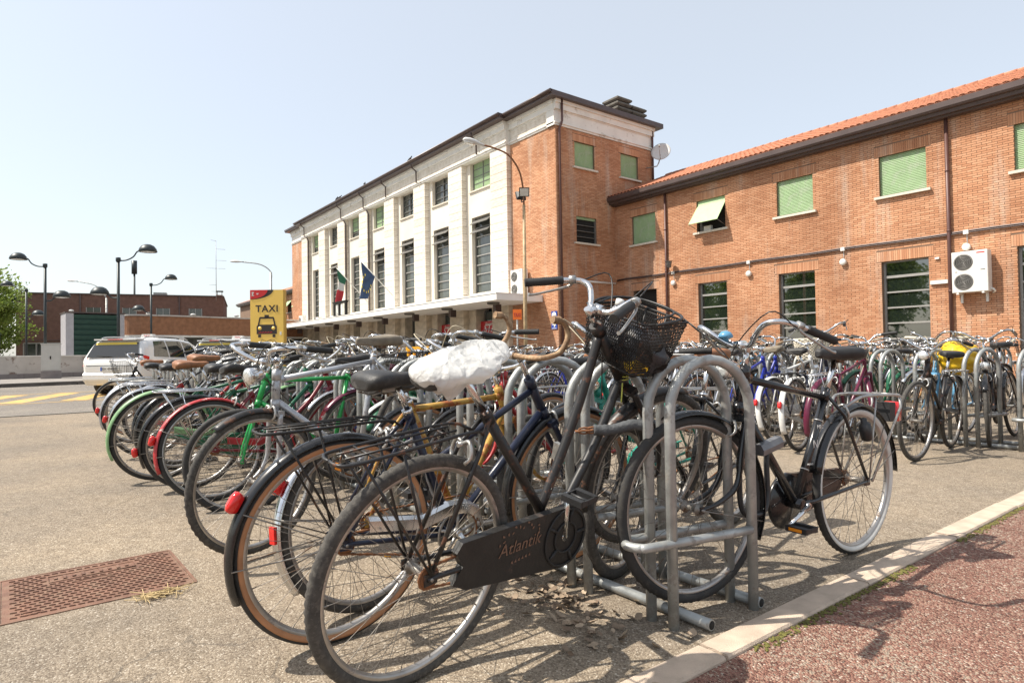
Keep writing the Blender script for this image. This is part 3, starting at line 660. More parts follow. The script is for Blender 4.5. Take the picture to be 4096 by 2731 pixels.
# dark eaves with gutter step
mb = MB()
def eave(x0, x1, y0, y1): mb.span(x0, x1, y0+.06, y1, ZF+.062, ZF+.15); mb.span(x0, x1, y0, y1, ZF+.152, ZF+.30)
eave(PXL-.25, pl[0][1]+.25, YP-.62, YB); eave(pl[0][1]+.252, X0+.42, YF-.60, YB+.4); eave(X1-.4, PXL-.252, YF-.60, YB+.4)
mb.tube([(PXL-.25, YP-.64, ZF+.24), (pl[0][1]+.25, YP-.64, ZF+.24)], .075, 8); mb.tube([(pl[0][1]+.27, YF-.62, ZF+.24), (X0+.42, YF-.62, ZF+.24)], .075, 8)
O('roof', mb, mt['gutter'], stn, MS)
def front_pipe(x, full):
    mb = MB(); p = [(x, YP-.52, ZF+.06), (x, YP-.50, ZF-.1), (x, YP-.20, ZF-.3), (x, YP-.18, ZB+.1)]
    mb.tube(p, .045, 8)
    if full: mb.tube([(x, YP-.18, ZB+.1), (x+.30, YP-.02, ZB-.15), (x+.33, YP+.08, ZB-.4), (x+.33, YP+.08, 3.8)], .05, 8)
    O('downpipe', mb, mt['gutter'], stn, MS)
front_pipe(-27.6, False); front_pipe(-34.6+.3, False); front_pipe(-38.6, False); front_pipe(pl[4][1]-.25, True); front_pipe(pl[5][1]-.25, True); front_pipe(pl[7][1]-.25, True)
mb = MB(); mb.tube([(X0+.20, YF+.25, ZF+.06), (X0+.20, YF+.25, ZB+.2), (X0+.17, YF+.2, ZB+.02), (X0+.10, YF+.16, ZB-.15), (X0+.10, YF+.16, 0)], .055, 10); O('downpipe', mb, mt['pipe'], stn, MS)
mb = MB(); mb.tube([(X0+.10, YB-.12, ZF+.06), (X0+.10, YB-.12, 9.3)], .055, 8); O('downpipe', mb, mt['pipe'], stn, MS)
# chimney of stacked concrete rings
for cx, cy, n in ((-22.9, 24.6, 5), (-22.9, 25.75, 4)):
    ch = O('chimney', MB().box((cx, cy, ZF+.30+.3), (.62, .62, .6)), mt['gutter'], stn, MS)
    mb = MB()
    mt.setdefault('chim', material('weathered_concrete', (.12, .11, .095), .95, 0, .3, 5, .4, 30))
    for k in range(n): mb.loft([[(cx+sx*(e), cy+sy*(e), z) for sx, sy in ((-1, -1), (1, -1), (1, 1), (-1, 1))] for e, z in ((.48, ZF+.45+k*.26), (.56, ZF+.52+k*.26), (.56, ZF+.60+k*.26), (.48, ZF+.66+k*.26))], smooth=False)
    O('chimney_rings', mb, mt['chim'], ch)
# canopy and ground floor
cx0, cx1, cyF, cz1 = -58.5, -22.8, 16.40, 3.70
mb = MB(); mb.span(cx0, cx1, cyF, YF+.04, cz1-.29, cz1); mb.span(cx0-.02, cx1+.02, cyF-.03, YF+.03, cz1+.002, cz1+.04); O('canopy', mb, material('canopy_white', (.80, .78, .74), .8, 0, .06, 1), stn, MS)
for k in range(9):
    x = -24.1-4.215*k; mb = MB(); mb.lathe([(.0, 0), (.26, 0), (.30, .03), (.30, .10), (.0, .10)], 18, T((x, cyF+.75, cz1-.395))); O('canopy_light', mb, mt['chim'], stn, MS)
    mb = MB(); mb.span(x-1.05-.12, x-1.05+.12, cyF+1.55, cyF+1.9, cz1-.68, cz1-.292); O('canopy_box', mb, mt['gutter'], stn, MS)
pb = MB().loft([[(x, y, z) for x, y in ((-.72+i, i), (.72-i, i), (.72-i, .85), (-.72+i, .85))] for z, i in ((.005, .012), (.02, 0), (.415, 0), (.43, .012))], smooth=False).mesh('stone_block')
for (a, b) in pl:
    p = O('pillar', MB().span(a+.03, b-.03, YP+.03, YF+.62, 0, cz1-.25), mt['joint'], stn, MS)
    for k in range(8): O('stone_block', pb, mt['stone2'], p, T(((a+b)/2, YP+.0, .005+k*.431)))
mt['red_sign'] = material('red_shop_sign', (.42, .02, .025), .4)
for k in range(7):
    a, b = pl[k+1][1], pl[k][0]
    mb = MB(); mb.span(a-.1, b+.1, 20.2, 20.3, 0, cz1-.25); O('inner_wall', mb, mt['dark'], stn, MS)
    dr = O('door', MB().span(a+.75, b-.05, 19.82, 19.86, .1, 3.3), mt['glass'], stn, MS); mb = MB()
    for x in (a+.78, (a+b)/2+.3, b-.08): mb.span(x-.035, x+.035, 19.76, 19.815, .05, 3.35)
    mb.span(a+.815, b-.115, 19.76, 19.815, 2.3, 2.38); O('door_frame', mb, mt['shutter_frame'], dr)
    mb = MB(); mb.span(a, a+.72, YF+.1, 20.1, 0, cz1-.25); O('door_jamb', mb, mt['stone2'], stn, MS)
for x in (-27.9, -32.2):
    s_ = O('shop_sign', MB().span(-.95, .95, -.03, .03, -.34, .34), mt['red_sign'], stn, MS @ T((x, 19.55, 2.42)))
    O('lettering', text_mesh('STAR', .62, .25, .002), mt['plastic_white'], s_, T((.25, -.036, -.08)) @ RX(rad(90)))
    O('lettering', text_mesh('Eurosalon', .2, .25, .002), mt['plastic_white'], s_, T((.1, -.036, .2)) @ RX(rad(90)))
ac_unit(MS.inverted() @ MS @ T((-24.25, YF-.12, 3.78)), 'white air conditioner standing on the canopy against the brick corner', .95, 1.3)
for x, y, w, h, n in ((-53.9, 18.3, .9, .75, 'small white air conditioner at the far left end of the canopy'), (-50.2, 18.3, .9, .42, 'low white air conditioner on the canopy beside the black sign box')):
    ac_unit(T((x, y, 3.75)), n, w, h, .35, 1)
# black sign box on the canopy
sb = E('sign_box', 'open black sign box with white upright letters standing on the canopy edge', 'sign', T((-42.3, 16.9, 3.75)))
mb = MB(); mb.span(-1.15, 1.15, -.09, .09, 0, .10); mb.span(-1.15, 1.15, -.09, .09, .92, 1.02); mb.span(-1.25, 1.25, -.12, .12, 1.022, 1.08)
for x in (-1.05, -.16, .98): mb.span(x-.1, x+.1, -.08, .08, .102, .918)
O('frame', mb, mt['dark'], sb)
mb = MB(); mb.prism([(-.78, .14), (-.66, .14), (-.66, .65), (-.44, .14), (-.36, .14), (-.36, .88), (-.48, .88), (-.48, .42), (-.66, .88), (-.78, .88)], -.03, .03); mb.span(.12, .46, -.03, .03, .14, .88)
O('letters', mb, mt['plastic_white'], sb)
# flags
def flag(base, tip, strips, label, w, h):
    f = E('flag', label, 'flag', T(base)); b = Vector(base); t = Vector(tip)-b
    O('flag_pole', MB().tube([(0, 0, 0), t], [.035, .022], 8), mt['plastic_white'], f)
    n, m = 18, 26; 
    def P(u, v):   # u along hoist (down the pole), v along fly (hanging)
        a = t*(1-u*h); fold = math.sin(u*9+v*3)*.18*v+math.sin(u*17+1.3)*.07*v
        return t*(.98-u*h*(1-.45*v))+Vector((fold*.5, fold*.8, -v*w*(1-.22*u)))
    for (v0, v1, mat) in strips:
        mb = MB(); g = [[P(i/n, v0+(v1-v0)*j/m) for j in range(m+1)] for i in range(n+1)]
        mb.add([p for r in g for p in r]+[p+Vector((0, .006, 0)) for r in g for p in r], [(i*(m+1)+j, i*(m+1)+j+1, (i+1)*(m+1)+j+1, (i+1)*(m+1)+j) for i in range(n) for j in range(m)]+[((n+1)*(m+1)+i*(m+1)+j, (n+1)*(m+1)+(i+1)*(m+1)+j, (n+1)*(m+1)+(i+1)*(m+1)+j+1, (n+1)*(m+1)+i*(m+1)+j+1) for i in range(n) for j in range(m)], True)
        O('flag_cloth', mb, mat, f)
    return f, P
fg = material('flag_green', (.02, .11, .06), .8); fw = material('flag_white', (.5, .5, .48), .8); fr = material('flag_red', (.36, .02, .03), .8); fb = material('flag_blue', (.028, .055, .12), .8, 0, .3, 3)
flag((-42.1, YP-.05, 4.9), (-42.97, 16.9, 7.27), [(0, .33, fg), (.33, .62, fw), (.62, 1, fr)], 'green white and red flag drooping from a slanted pole', 2.4, .30)
f2, P2 = flag((-37.9, YP-.05, 4.9), (-38.8, 16.9, 7.27), [(0, 1, fb)], 'dark blue flag with ring of yellow stars on a slanted pole', 2.5, .42)
mt['star'] = material('star_yellow', (.65, .5, .05), .7); 
star = MB().prism([((.11 if k % 2 == 0 else .045)*math.sin(k*math.pi/5), (.11 if k % 2 == 0 else .045)*math.cos(k*math.pi/5)) for k in range(10)], -.008, .008).mesh('star')
for k in range(9):
    a = k*2*math.pi/12; p = P2(.5+.26*math.cos(a), .5+.28*math.sin(a)); O('star', star, mt['star'], f2, T(p+Vector((0, -.03, 0))))
# satellite dish
d = E('satellite_dish', 'round white satellite dish on an arm at the rear corner of the hall', 'dish', T((X0, YB-.6, 10.55)))
mt['dish'] = material('dish_grey', (.55, .55, .54), .5)
Md = T((.75, .35, .75)) @ RZ(rad(30)) @ RX(rad(72))
mb = MB(); mb.lathe([(0, -.11), (.2, -.10), (.38, -.06), (.5, 0), (.5, .012), (.38, -.045), (.2, -.085), (0, -.095)], 28, Md); O('reflector', mb, mt['dish'], d)
mb = MB(); mb.tube([(0, 0, 0), (.6, .2, .0), (.62, .33, .2), (.70, .38, .6)], .03, 8); mb.tube([Md @ Vector((0, -.5, .0)), Md @ Vector((0, -.25, .35)), Md @ Vector((0, 0, .5))], .015, 6); mb.tube([Md @ Vector((0, 0, .44)), Md @ Vector((0, 0, .56))], .04, 8); O('arm', mb, mt['light_frame'], d)
# pigeons on the eaves
mt['pigeon'] = material('pigeon_grey', (.05, .05, .055), .8, 0, .3, 40)
def pigeon(): 
    mb = MB(); mb.loft([[(x, r*math.cos(a), z+r*1.05*math.sin(a)) for a in [2*math.pi*j/10 for j in range(10)]] for x, r, z in ((-.22, .012, .08), (-.15, .03, .10), (-.08, .06, .13), (0, .08, .16), (.07, .07, .20), (.10, .045, .25), (.12, .036, .29), (.15, .036, .31), (.175, .02, .31), (.20, .006, .30))])
    for s in (-.03, .03): mb.tube([(0, s, .1), (.01, s, .0), (.04, s, .0)], .008, 5)
    return mb.mesh('pigeon')
pg = pigeon()
for i, (x, a, w) in enumerate(((-34.5, .4, 'pigeon perched on the eaves above the third pilaster from the right'), (-41.3, 2.4, 'pigeon perched alone on the eaves near the fifth pilaster'), (-45.9, 1.0, 'right hand pigeon of a pair on the far eaves'), (-46.5, .2, 'left hand pigeon of a pair on the far eaves'))):
    O('pigeon', pg, mt['pigeon'], None, T((x, YP-.5, ZF+.30)) @ RZ(a), w, 'bird', 'pigeons on the eaves')
# lower wing beyond the hall
lw = E('far_wing', 'lower brick wing with tilted green awning beyond the far end of the hall', 'building', T((X1, YW, 0)))
ML = T((-X1, 0, 0)); hs = [(-72.9+3.73*k-.7, -72.9+3.73*k+.7, 6.1, 7.5) for k in range(4)]
O('wall', wall_sheet(-95, X1, -.1, 8.22, hs, .3), mt['mortar'], lw, ML); brickwork(lw, ML, -78, X1, 3.5, 8.2, hs, [])
mb = MB(); mb.span(-95, X1, .31, .4, 0, 8.2); O('inner_wall', mb, mt['dark'], lw, ML)
mb = MB(); mb.loft([[(x, y, z) for y, z in prof] for x in (-95, X1)], smooth=False); O('gutter', mb, mt['gutter'], lw, ML)
mb = MB(); mb.add([(-95, -.55, 8.6), (X1, -.55, 8.6), (X1, 4, 10.4), (-95, 4, 10.4)], [(0, 1, 2, 3)]); O('roof', mb, mt['tile'], lw, ML)
for h in hs:
    c = (h[0]+h[1])/2; mb = MB(); mb.add([(c-.7, .05, 7.45), (c+.7, .05, 7.45), (c+.72, -.75, 6.5), (c-.72, -.75, 6.5), (c-.7, .07, 7.43), (c+.7, .07, 7.43), (c+.72, -.73, 6.48), (c-.72, -.73, 6.48)], [(0, 1, 2, 3), (7, 6, 5, 4), (3, 2, 6, 7), (0, 3, 7, 4), (1, 5, 6, 2)]); O('awning', mb, mt['awning'], lw, ML)
    sill(lw, ML @ T((c, 0, 6.1)), 1.7)
downpipe(lw, ML, -73.9, -.09, 0, 8.2)

# ------------------------------------------------------------------ tall lamp with floodlights
mt['tanpole'] = material('tan_painted_pole', (.40, .29, .16), .55, 0, .25, 6, wear=(.25, .13, .06), wamt=.38, wscale=9)
lp = E('street_lamp', 'tall tan street lamp with curved arm and two floodlights before the hall', 'street lamp', T((-17.25, 13.65, 0)))
O('pole', MB().tube([(0, 0, 0), (0, 0, 2.5), (0.02, 0, 6.2)], [.075, .07, .05], 12), mt['tanpole'], lp)
pa = spline([(0.02, 0, 6.2), (0, 0, 6.7), (-.06, -.12, 7.4), (-.22, -.46, 7.95), (-.50, -.86, 8.2), (-.74, -1.2, 8.32)], 6)
O('arm', MB().tube(pa, .032, 8), mt['rust'], lp)
Mh = T((-.74, -1.2, 8.32)) @ RZ(math.atan2(-1.2, -.74)) @ RY(rad(-14))
mb = MB(); mb.loft([[(x, r*1.0*math.cos(a), z+.6*r*math.sin(a)) for a in [2*math.pi*j/12 for j in range(12)]] for x, r, z in ((-.1, .03, 0), (0, .06, .0), (.12, .085, .01), (.3, .14, .03), (.5, .16, .03), (.65, .13, .02), (.72, .05, .01))], M=Mh); O('lamp_head', mb, mt['dish'], lp)
mb = MB(); mb.loft([[(x, .9*r*math.cos(a), -.05+.35*r*math.sin(a)) for a in [2*math.pi*j/12 for j in range(12)]] for x, r in ((.28, .08), (.4, .13), (.55, .13), (.66, .07))], M=Mh); O('lamp_glass', mb, mt['lens'], lp)
for s, rz in ((1, -35), (-1, 165)):
    Mf = T((.02, 0, 6.35)) @ RZ(rad(rz)) @ T((.0, .0, 0)); mb = MB(); mb.tube([(0, 0, -.02), (.2, 0, .0), (.22, 0, .12)], .02, 6, M=Mf); O('floodlight_bracket', mb, mt['gutter'], lp)
    Mg = Mf @ T((.24, 0, .26)) @ RY(rad(25)); fl = O('floodlight', MB().loft([[(x, sy*w, sz*h_) for sy, sz in ((-1, -1), (1, -1), (1, 1), (-1, 1))] for x, w, h_ in ((-.08, .10, .09), (.0, .17, .15), (.07, .18, .16), (.075, .16, .14))], smooth=False, M=Mg), mt['plastic_black'], lp)
    O('floodlight_glass', MB().box((.08, 0, 0), (.006, .30, .26), Mg), mt['lens'], fl)
# orange TAXI stop sign
mt['orange_sign'] = material('orange_sign', (.85, .17, .015), .4)
ts = E('taxi_stop_sign', 'small orange TAXI sign plate on a thin grey post before the hall corner', 'sign', T((-18.99, 14.63, 0)) @ RZ(yaw))
O('post', MB().tube([(0, .02, 0), (0, .02, 2.5)], .035, 8), mt['galv'], ts)
O('plate', MB().span(-.17, .17, -.025, -.018+.0, 2.27, 2.66), mt['orange_sign'], ts)
O('lettering', text_mesh('TAXI', .135, 0, .001, bold=.004), mt['red_sign'], ts, T((0, -.028, 2.44)) @ RX(rad(90)) @ SC(.9, 1.5, 1))
bs = E('parking_sign', 'tall narrow blue sign with white disc and arrow on the brick corner', 'sign', T((-21.95, YF-.03, 2.49)))
mt['sign_blue'] = material('sign_blue', (.02, .06, .32), .4); O('plate', MB().span(-.2, .2, -.02, .012, -.42, .42), mt['sign_blue'], bs)
O('disc', MB().lathe([(0, 0), (.155, 0), (.155, .004), (0, .004)], 24, T((0, -.022, .22)) @ RX(rad(90))), mt['plastic_white'], bs)
O('bicycle_symbol', text_mesh('oo', .17, 0, .001), mt['sign_blue'], bs, T((0, -.029, .2)) @ RX(rad(90)))
O('arrow', MB().prism([(-.12, -.17), (.02, -.17), (-.04, -.08), (.03, -.08), (.13, -.2), (.03, -.32), (-.04, -.32), (.02, -.23), (-.12, -.23)], -.026, -.021), mt['plastic_white'], bs)
O('text_line', MB().span(-.15, .15, -.026, -.021, -.395, -.37), mt['plastic_white'], bs)
mb = MB(); mb.tube(spline([(-21.6, 19.6, 0), (-21.6, 19.6, 1.9), (-21.6, 19.75, 2.15), (-21.6, 21.2, 2.18), (-21.6, 21.4, 2.0), (-21.6, 21.4, 0)], 5), .03, 8); O('pipe_loop', mb, mt['galv'], None, None, 'bent grey pipe frame against the shaded side of the hall', 'pipe')
mb = MB(); mb.tube([(0, .9, 4.36), (0, 3.75, 4.36)], .05, 8); O('white_pipe', mb, mt['conc'], stn, T((.06, 0, 0)))

# ------------------------------------------------------------------ yellow TAXI pylon
mt['taxi_yellow'] = material('pylon_yellow', (.82, .54, .11), .35, 0, .04, 2); mt['taxi_edge'] = material('pylon_edge', (.50, .29, .04), .4)
mt['ink'] = material('sign_ink', (.03, .022, .018), .5); mt['sign_red'] = material('sign_red', (.55, .02, .02), .4)
W_, H_ = .95, 2.92
px = E('taxi_pylon', 'tall yellow TAXI pylon with black cab symbol behind the bicycles', 'sign', T((-18.58, 5.22, 0)) @ RZ(math.atan2(.76, .57)))
O('panel', MB().span(-W_/2, W_/2, -.0, .06, .05, H_), mt['taxi_yellow'], px)
O('edge_strip', MB().span(W_/2+.001, W_/2+.05, .005, .12, .05, H_), mt['taxi_edge'], px)
O('back_panel', MB().span(-W_/2, W_/2, .062, .12, .05, H_-.01), mt['taxi_edge'], px)
k0 = lambda x, z: (x*W_-W_/2, H_-z*W_)
arc = [k0(.70*math.cos(t), .29*math.sin(t)) for t in np.linspace(0, math.pi/2, 16)]
O('black_corner', MB().prism([k0(0, 0)]+arc, -.004, -.001), mt['ink'], px)
arc2 = [k0(.53*math.cos(t), .275*math.sin(t)) for t in np.linspace(0, math.pi/2, 16)]
O('red_corner', MB().prism([k0(0, 0)]+arc2, -.008, -.005), mt['sign_red'], px)
mb = MB()
for (a, b, c, d) in ((.055, .095, .06, .16), (.10, .115, .06, .10), (.04, .125, .165, .18), (.052, .072, .06, .16)): mb.prism([k0(a, c), k0(b, c), k0(b, d), k0(a, d)], -.011, -.0085)
mb.prism([k0(.19, .10), k0(.205, .10), k0(.215, .125), k0(.235, .10), k0(.25, .09), k0(.255, .12), k0(.23, .145), k0(.20, .14)], -.011, -.0085); O('emblem', mb, mt['plastic_white'], px)
O('lettering', text_mesh('TAXI', .27, 0, .002, 1.12, .006), mt['ink'], px, T((.005*1, -.004, H_-.58*W_)) @ RX(rad(90)))
mb = MB(); q = lambda pts: mb.prism([k0(x, z) for x, z in pts], -.006, -.001)
q([(.43, .76), (.56, .76), (.56, .86), (.43, .86)])
for s in (-1, 1):
    g = lambda pts: q([(.495+s*x, z) for x, z in (pts if s < 0 else reversed(pts))])
    g([(0, .82), (.20, .82), (.22, .84), (.27, 1.06), (.225, 1.06), (.185, .875), (0, .875)])
q([(.19, 1.10), (.24, 1.055), (.75, 1.055), (.80, 1.10), (.80, 1.34), (.19, 1.34)])
q([(.235, 1.35), (.32, 1.35), (.32, 1.44), (.235, 1.44)]); q([(.67, 1.35), (.755, 1.35), (.755, 1.44), (.67, 1.44)])
O('cab_symbol', mb, mt['ink'], px)
for x in (.29, .70): O('headlamp', MB().lathe([(0, 0), (.058*W_*.95, 0), (.058*W_*.95, .002), (0, .002)], 18, T((k0(x, 0)[0], -.0065, k0(0, 1.165)[1])) @ RX(rad(90))), mt['taxi_yellow'], px)
mb = MB()
for i in range(16): mb.box((k0(.25+.027*i, 0)[0], -.008, k0(0, 1.29+.012*math.sin(i*2.1))[1]), (.024, .003, .010+.006*(i % 3)))
O('graffiti', mb, mt['sign_red'], px)
O('sticker', MB().span(W_*.39, W_*.44, -.004, -.001, H_-1.37*W_, H_-1.27*W_), mt['plastic_white'], px)
# ------------------------------------------------------------------ left background
mt['dark_brick'] = material('dark_brown_brick', (.16, .086, .064), .9, 0, .2, 3, .2, 30)
mt['tan_brick'] = material('tan_brick', (.30, .145, .078), .9, 0, .2, 4, .2, 30)
mt['stain_wall'] = material('stained_plaster', (.50, .46, .42), .9, 0, .12, 1.5, wear=(.20, .14, .11), wamt=.40, wscale=1.6)
mt['green_metal'] = material('green_metal_louvre', (.018, .065, .052), .45, .1, .15, 4)
mt['grey_panel'] = material('pale_metal_panel', (.40, .39, .41), .5, .2, .08, 4)
mt['lamp_dark'] = material('dark_grey_lamp', (.032, .040, .042), .45, .3, .1, 6)
db = E('dark_brick_block', 'long dark brown brick block with flat roof behind the lamps', 'building', T((-76.4, -1.8, 0)) @ RZ(math.atan2(17.5, 4.4)))
Ld = 18.05
O('wall', wall_sheet(0, Ld, 0, 7.5, [(3.7, 4.2, 3.1, 5.1), (.6, 3.6, .4, 2.7)], .3), mt['dark_brick'], db)
O('side_wall', MB().span(0, Ld, .31, 14, 0, 7.48), mt['dark_brick'], db)
O('roof_edge', MB().span(-.1, Ld+.1, -.1, 14.1, 7.5, 7.62), mt['gutter'], db)
for a, b, c, d, f in ((3.7, 4.2, 3.1, 5.1, 'light_frame'), (.6, 3.6, .4, 2.7, 'light_frame')):
    w = O('window', MB().span(a, b, .2, .24, c, d), mt['glass'], db); mb = MB()
    for x in np.linspace(a, b, 2 if b-a < 1 else 4): mb.span(x-.05, x+.05, -.03, .19, c, d)
    mb.span(a, b, -.035, .19, d-.06, d+.05); O('frame', mb, mt[f], w)
for x in (6.3, 9.4, 12.4, 15.4):
    w = O('window', MB().span(x-.6, x+.6, -.02, -.004, 5.2, 6.2), mt['glass'], db)
    mb = MB()
    for q in (-.6, 0, .6): mb.span(x+q-.03, x+q+.03, -.05, -.021, 5.17, 6.23)
    mb.span(x-.66, x+.66, -.09, -.021, 5.10, 5.168); O('frame', mb, mt['light_frame'], w)
for x in (5.2, 13.9): O('downpipe', MB().tube([(x, -.08, 0), (x, -.08, 7.45)], .06, 6), mt['gutter'], db)
O('conduit', MB().tube([(0, -.04, 2.95), (Ld, -.04, 2.95)], .04, 5), mt['gutter'], db)
O('vent', MB().span(11.4, 12.6, 1, 2, 7.62, 7.95), mt['light_frame'], db)
O('chimney', MB().span(17.4, 18.0, .3, .9, 7.62, 7.75).span(17.35, 18.05, .25, .95, 6.4, 7.6), mt['tan_brick'], db)
O('chimney_cap', MB().span(17.45, 17.5, .35, .85, 7.76, 8.1).span(17.9, 17.95, .35, .85, 7.76, 8.1).span(17.35, 18.05, .25, .95, 8.1, 8.2), mt['chim'], db)
O('yellow_sign', MB().span(4.2, 5.0, -.1, -.03, 2.2, 2.9), material('yellow_panel', (.55, .42, .03), .5), db)
an = E('aerial_mast', 'tall thin television aerial mast above the dark brick block', 'aerial', T((-71.35, 14.9, 7.1)))
mb = MB(); mb.tube([(0, 0, 0), (0, 0, 6.3)], [.035, .02], 6)
O('mast', mb, mt['light_frame'], an); mb = MB()
for z, l in ((6.25, -.5), (5.4, .9), (4.2, 1.0), (3.35, .9), (3.34, -.9), (1.6, -.7), (.9, -.5)): mb.tube([(0, 0, z), (.1*l, l, z+(.08 if z > 6 else 0))], .016, 5)
O('rods', mb, mt['light_frame'], an)
ph = E('phone_mast', 'thin mast with tall cylindrical antenna rising behind the dark block', 'mast', T((-92.75, 9.7, 0)))
O('pole', MB().tube([(0, 0, 0), (0, 0, 11.9)], .12, 8), mt['lamp_dark'], ph); O('antenna', MB().lathe([(0, 11.9), (.32, 11.9), (.32, 13.6), (0, 13.6)], 14), mt['lamp_dark'], ph)
# curved low building
cb = E('curved_brick_shop', 'low tan brick shop with rounded corner and row of shop windows', 'building', T((-52.7, 4.85, 0)))
path = [(-8, -.2), (-4, -.5), (-1.6, -.35), (-.5, .1), (-.05, .8), (0, 1.6), (-.5, 4.5), (-1.87, 9.1), (-3.5, 14.5)]
path = [tuple(p)[:2] for p in spline([(x, y, 0) for x, y in path], 5)]
def ribbon(z0, z1, off, th):
    mb = MB(); n = []
    for i, p in enumerate(path):
        a = Vector(path[max(i-1, 0)]); b = Vector(path[min(i+1, len(path)-1)]); t = (b-a).normalized(); n.append(Vector((t.y, -t.x)))
    rings = [[(p[0]+q.x*(off+o), p[1]+q.y*(off+o), z) for o, z in ((0, z0), (0, z1), (-th, z1), (-th, z0))] for p, q in zip(path, n)]
    mb.loft(rings, smooth=False); return mb
O('parapet', ribbon(2.75, 4.15, 0, .3), mt['tan_brick'], cb); O('coping', ribbon(4.152, 4.26, .08, .45), mt['stain_wall'], cb); O('lintel', ribbon(2.60, 2.748, .05, .3), mt['conc'], cb)
O('inner_wall', ribbon(0, 2.6, -.5, .2), mt['dark'], cb); O('glass', ribbon(.1, 2.6, -.3, .02), mt['glass'], cb); O('base_wall', ribbon(0, .75, -.02, .2), mt['conc'], cb)
for i in range(20, len(path), 3):
    p = path[i]; O('pillar', MB().span(p[0]-.25, p[0]+.05, p[1]-.16, p[1]+.16, .0, 2.6), mt['conc'], cb)
mt['mustard'] = material('mustard_paint', (.52, .24, .02), .5)
mb = MB(); mb.ring([(.55, -.04), (.75, -.04), (.75, .04), (.55, .04)], 20, a0=0, a1=math.pi, M=T((.12, 6.0, 1.1)) @ RZ(rad(95))); mb.ring([(.55, -.04), (.75, -.04), (.75, .04), (.55, .04)], 20, a0=0, a1=math.pi, M=T((.04, 7.3, 1.1)) @ RZ(rad(95)))
O('mustard_arches', mb, mt['mustard'], cb)
for y, z in ((1.6, 4.26), (4.6, 4.26), (7.8, 4.26)): O('roof_lamp', MB().ball((-.1-y*.08, y, z+.08), (.16, .2, .1)), mt['dish'], cb)
# kiosk with green louvres
kk = E('green_kiosk', 'tall kiosk of green metal louvres in a pale metal frame', 'kiosk', T((-49.0, 1.33, 0)) @ RZ(rad(96)))
O('end_panel', MB().span(0, .42, -.06, 2, 0, 4.02), mt['grey_panel'], kk); O('end_panel', MB().span(2.85, 3.25, -.06, 2, 0, 4.02), mt['grey_panel'], kk); O('body', MB().span(.425, 2.845, .1, 1.9, 0, 3.9), mt['green_metal'], kk); O('roof', MB().span(-.05, 3.3, -.12, 2.05, 4.022, 4.10), mt['gutter'], kk)
for q in range(8): O('louvre', MB().box((1.635, 0, 0), (2.4, .05, .30), T((0, .03, 1.42+q*.34)) @ RX(rad(24))), mt['green_metal'], kk)
O('lamp', MB().ball((.3, -.05, 4.16), (.14, .12, .08)), mt['dish'], kk)
# plaster wall and cabinet
wl = E('plaster_wall', 'low stained plaster wall with grey stone base across the road', 'wall', T((-38.3, -3, 0)) @ RZ(math.atan2(3.5, -1.15)))
O('render', MB().span(-8, 12, 0, .3, .35, 1.20), mt['stain_wall'], wl); O('coping', MB().span(-8, 12, -.03, .33, 1.2, 1.25), mt['conc'], wl)
mt['base_stone'] = material('grey_base_stone', (.24, .21, .20), .9, 0, .15, 3)
bst = MB().span(0, 1.04, -.05, .2, 0, .36).mesh('base_slab')
for q in range(18): O('base_slab', bst, mt['base_stone'], wl, T((-8+q*1.05, 0, 0)))
cbn = E('utility_cabinet', 'pale grey utility cabinet on a concrete plinth before the plaster wall', 'cabinet', T((-37.27, .44, 0)))
mt['cabinet'] = material('cabinet_grey', (.50, .48, .44), .5, 0, .05, 3)
O('plinth', MB().span(-.36, .36, -.40, .40, 0, .50), mt['base_stone'], cbn); O('body', MB().span(-.33, .33, -.38, .38, .502, 1.76), mt['cabinet'], cbn); O('roof', MB().span(-.36, .36, -.41, .41, 1.762, 1.80), mt['cabinet'], cbn)
O('door', MB().span(.332, .345, -.34, .34, .55, 1.72), mt['cabinet'], cbn); O('handle', MB().span(.347, .37, -.05, .0, 1.05, 1.2), mt['dark'], cbn)
# twin dome lamps
def dome_lamp(pos, zt, top_dir, low_dir, zl_, label, sc=1.0):
    l = E('dome_lamp', label, 'street lamp', T((pos[0], pos[1], 0)), 'twin arm dome lamps')
    O('post', MB().tube([(0, 0, 0), (0, 0, zt)], .06*sc, 10).lathe([(.085, zt-.05), (.1, zt), (.1, zt+.12), (.085, zt+.14)], 10), mt['lamp_dark'], l)
    for d, z, k in ((top_dir, zt, 1), (low_dir, zl_, .55)):
        u = Vector((d[0], d[1], 0)).normalized(); ln = 1.0*k*sc; M = T((0, 0, z)) @ RZ(math.atan2(u.y, u.x))
        a = spline([(0, 0, 0), (.35*ln, 0, .02), (.65*ln, 0, .16), (.82*ln, 0, .38), (1.0*ln, 0, .40)], 4) if k == 1 else spline([(0, 0, 0), (.25, 0, .0), (.45, 0, .14), (.52, 0, .2)], 4)
        O('arm', MB().tube(a, .032*sc, 6, M=M), mt['lamp_dark'], l); e = a[-1]
        hd = O('dome', MB().lathe([(0, .34), (.12, .33), (.24, .27), (.33, .15), (.37, .02), (.34, .0), (.0, .0)], 18, M @ T((e[0]+.28*sc, 0, e[2]-.05)) @ SC(sc, sc, sc)), mt['lamp_dark'], l)
        O('lamp_glass', MB().lathe([(0, -.03), (.2, -.02), (.30, -.003), (.30, .0)], 16, M @ T((e[0]+.28*sc, 0, e[2]-.05)) @ SC(sc, sc, sc)), mt['lens'], hd)
dome_lamp((-37.35, .22), 5.5, (-.6, -.8), (.6, .8), 3.85, 'twin dome lamp rising just behind the pale utility cabinet')
dome_lamp((-31.72, 2.72), 5.25, (.6, .8), (-.6, -.8), 3.65, 'tallest twin dome lamp, standing behind the white taxi roof')
dome_lamp((-45.75, 5.70), 5.7, (.6, .8), (-.6, -.8), 3.95, 'twin dome lamp before the rounded tan brick shop')
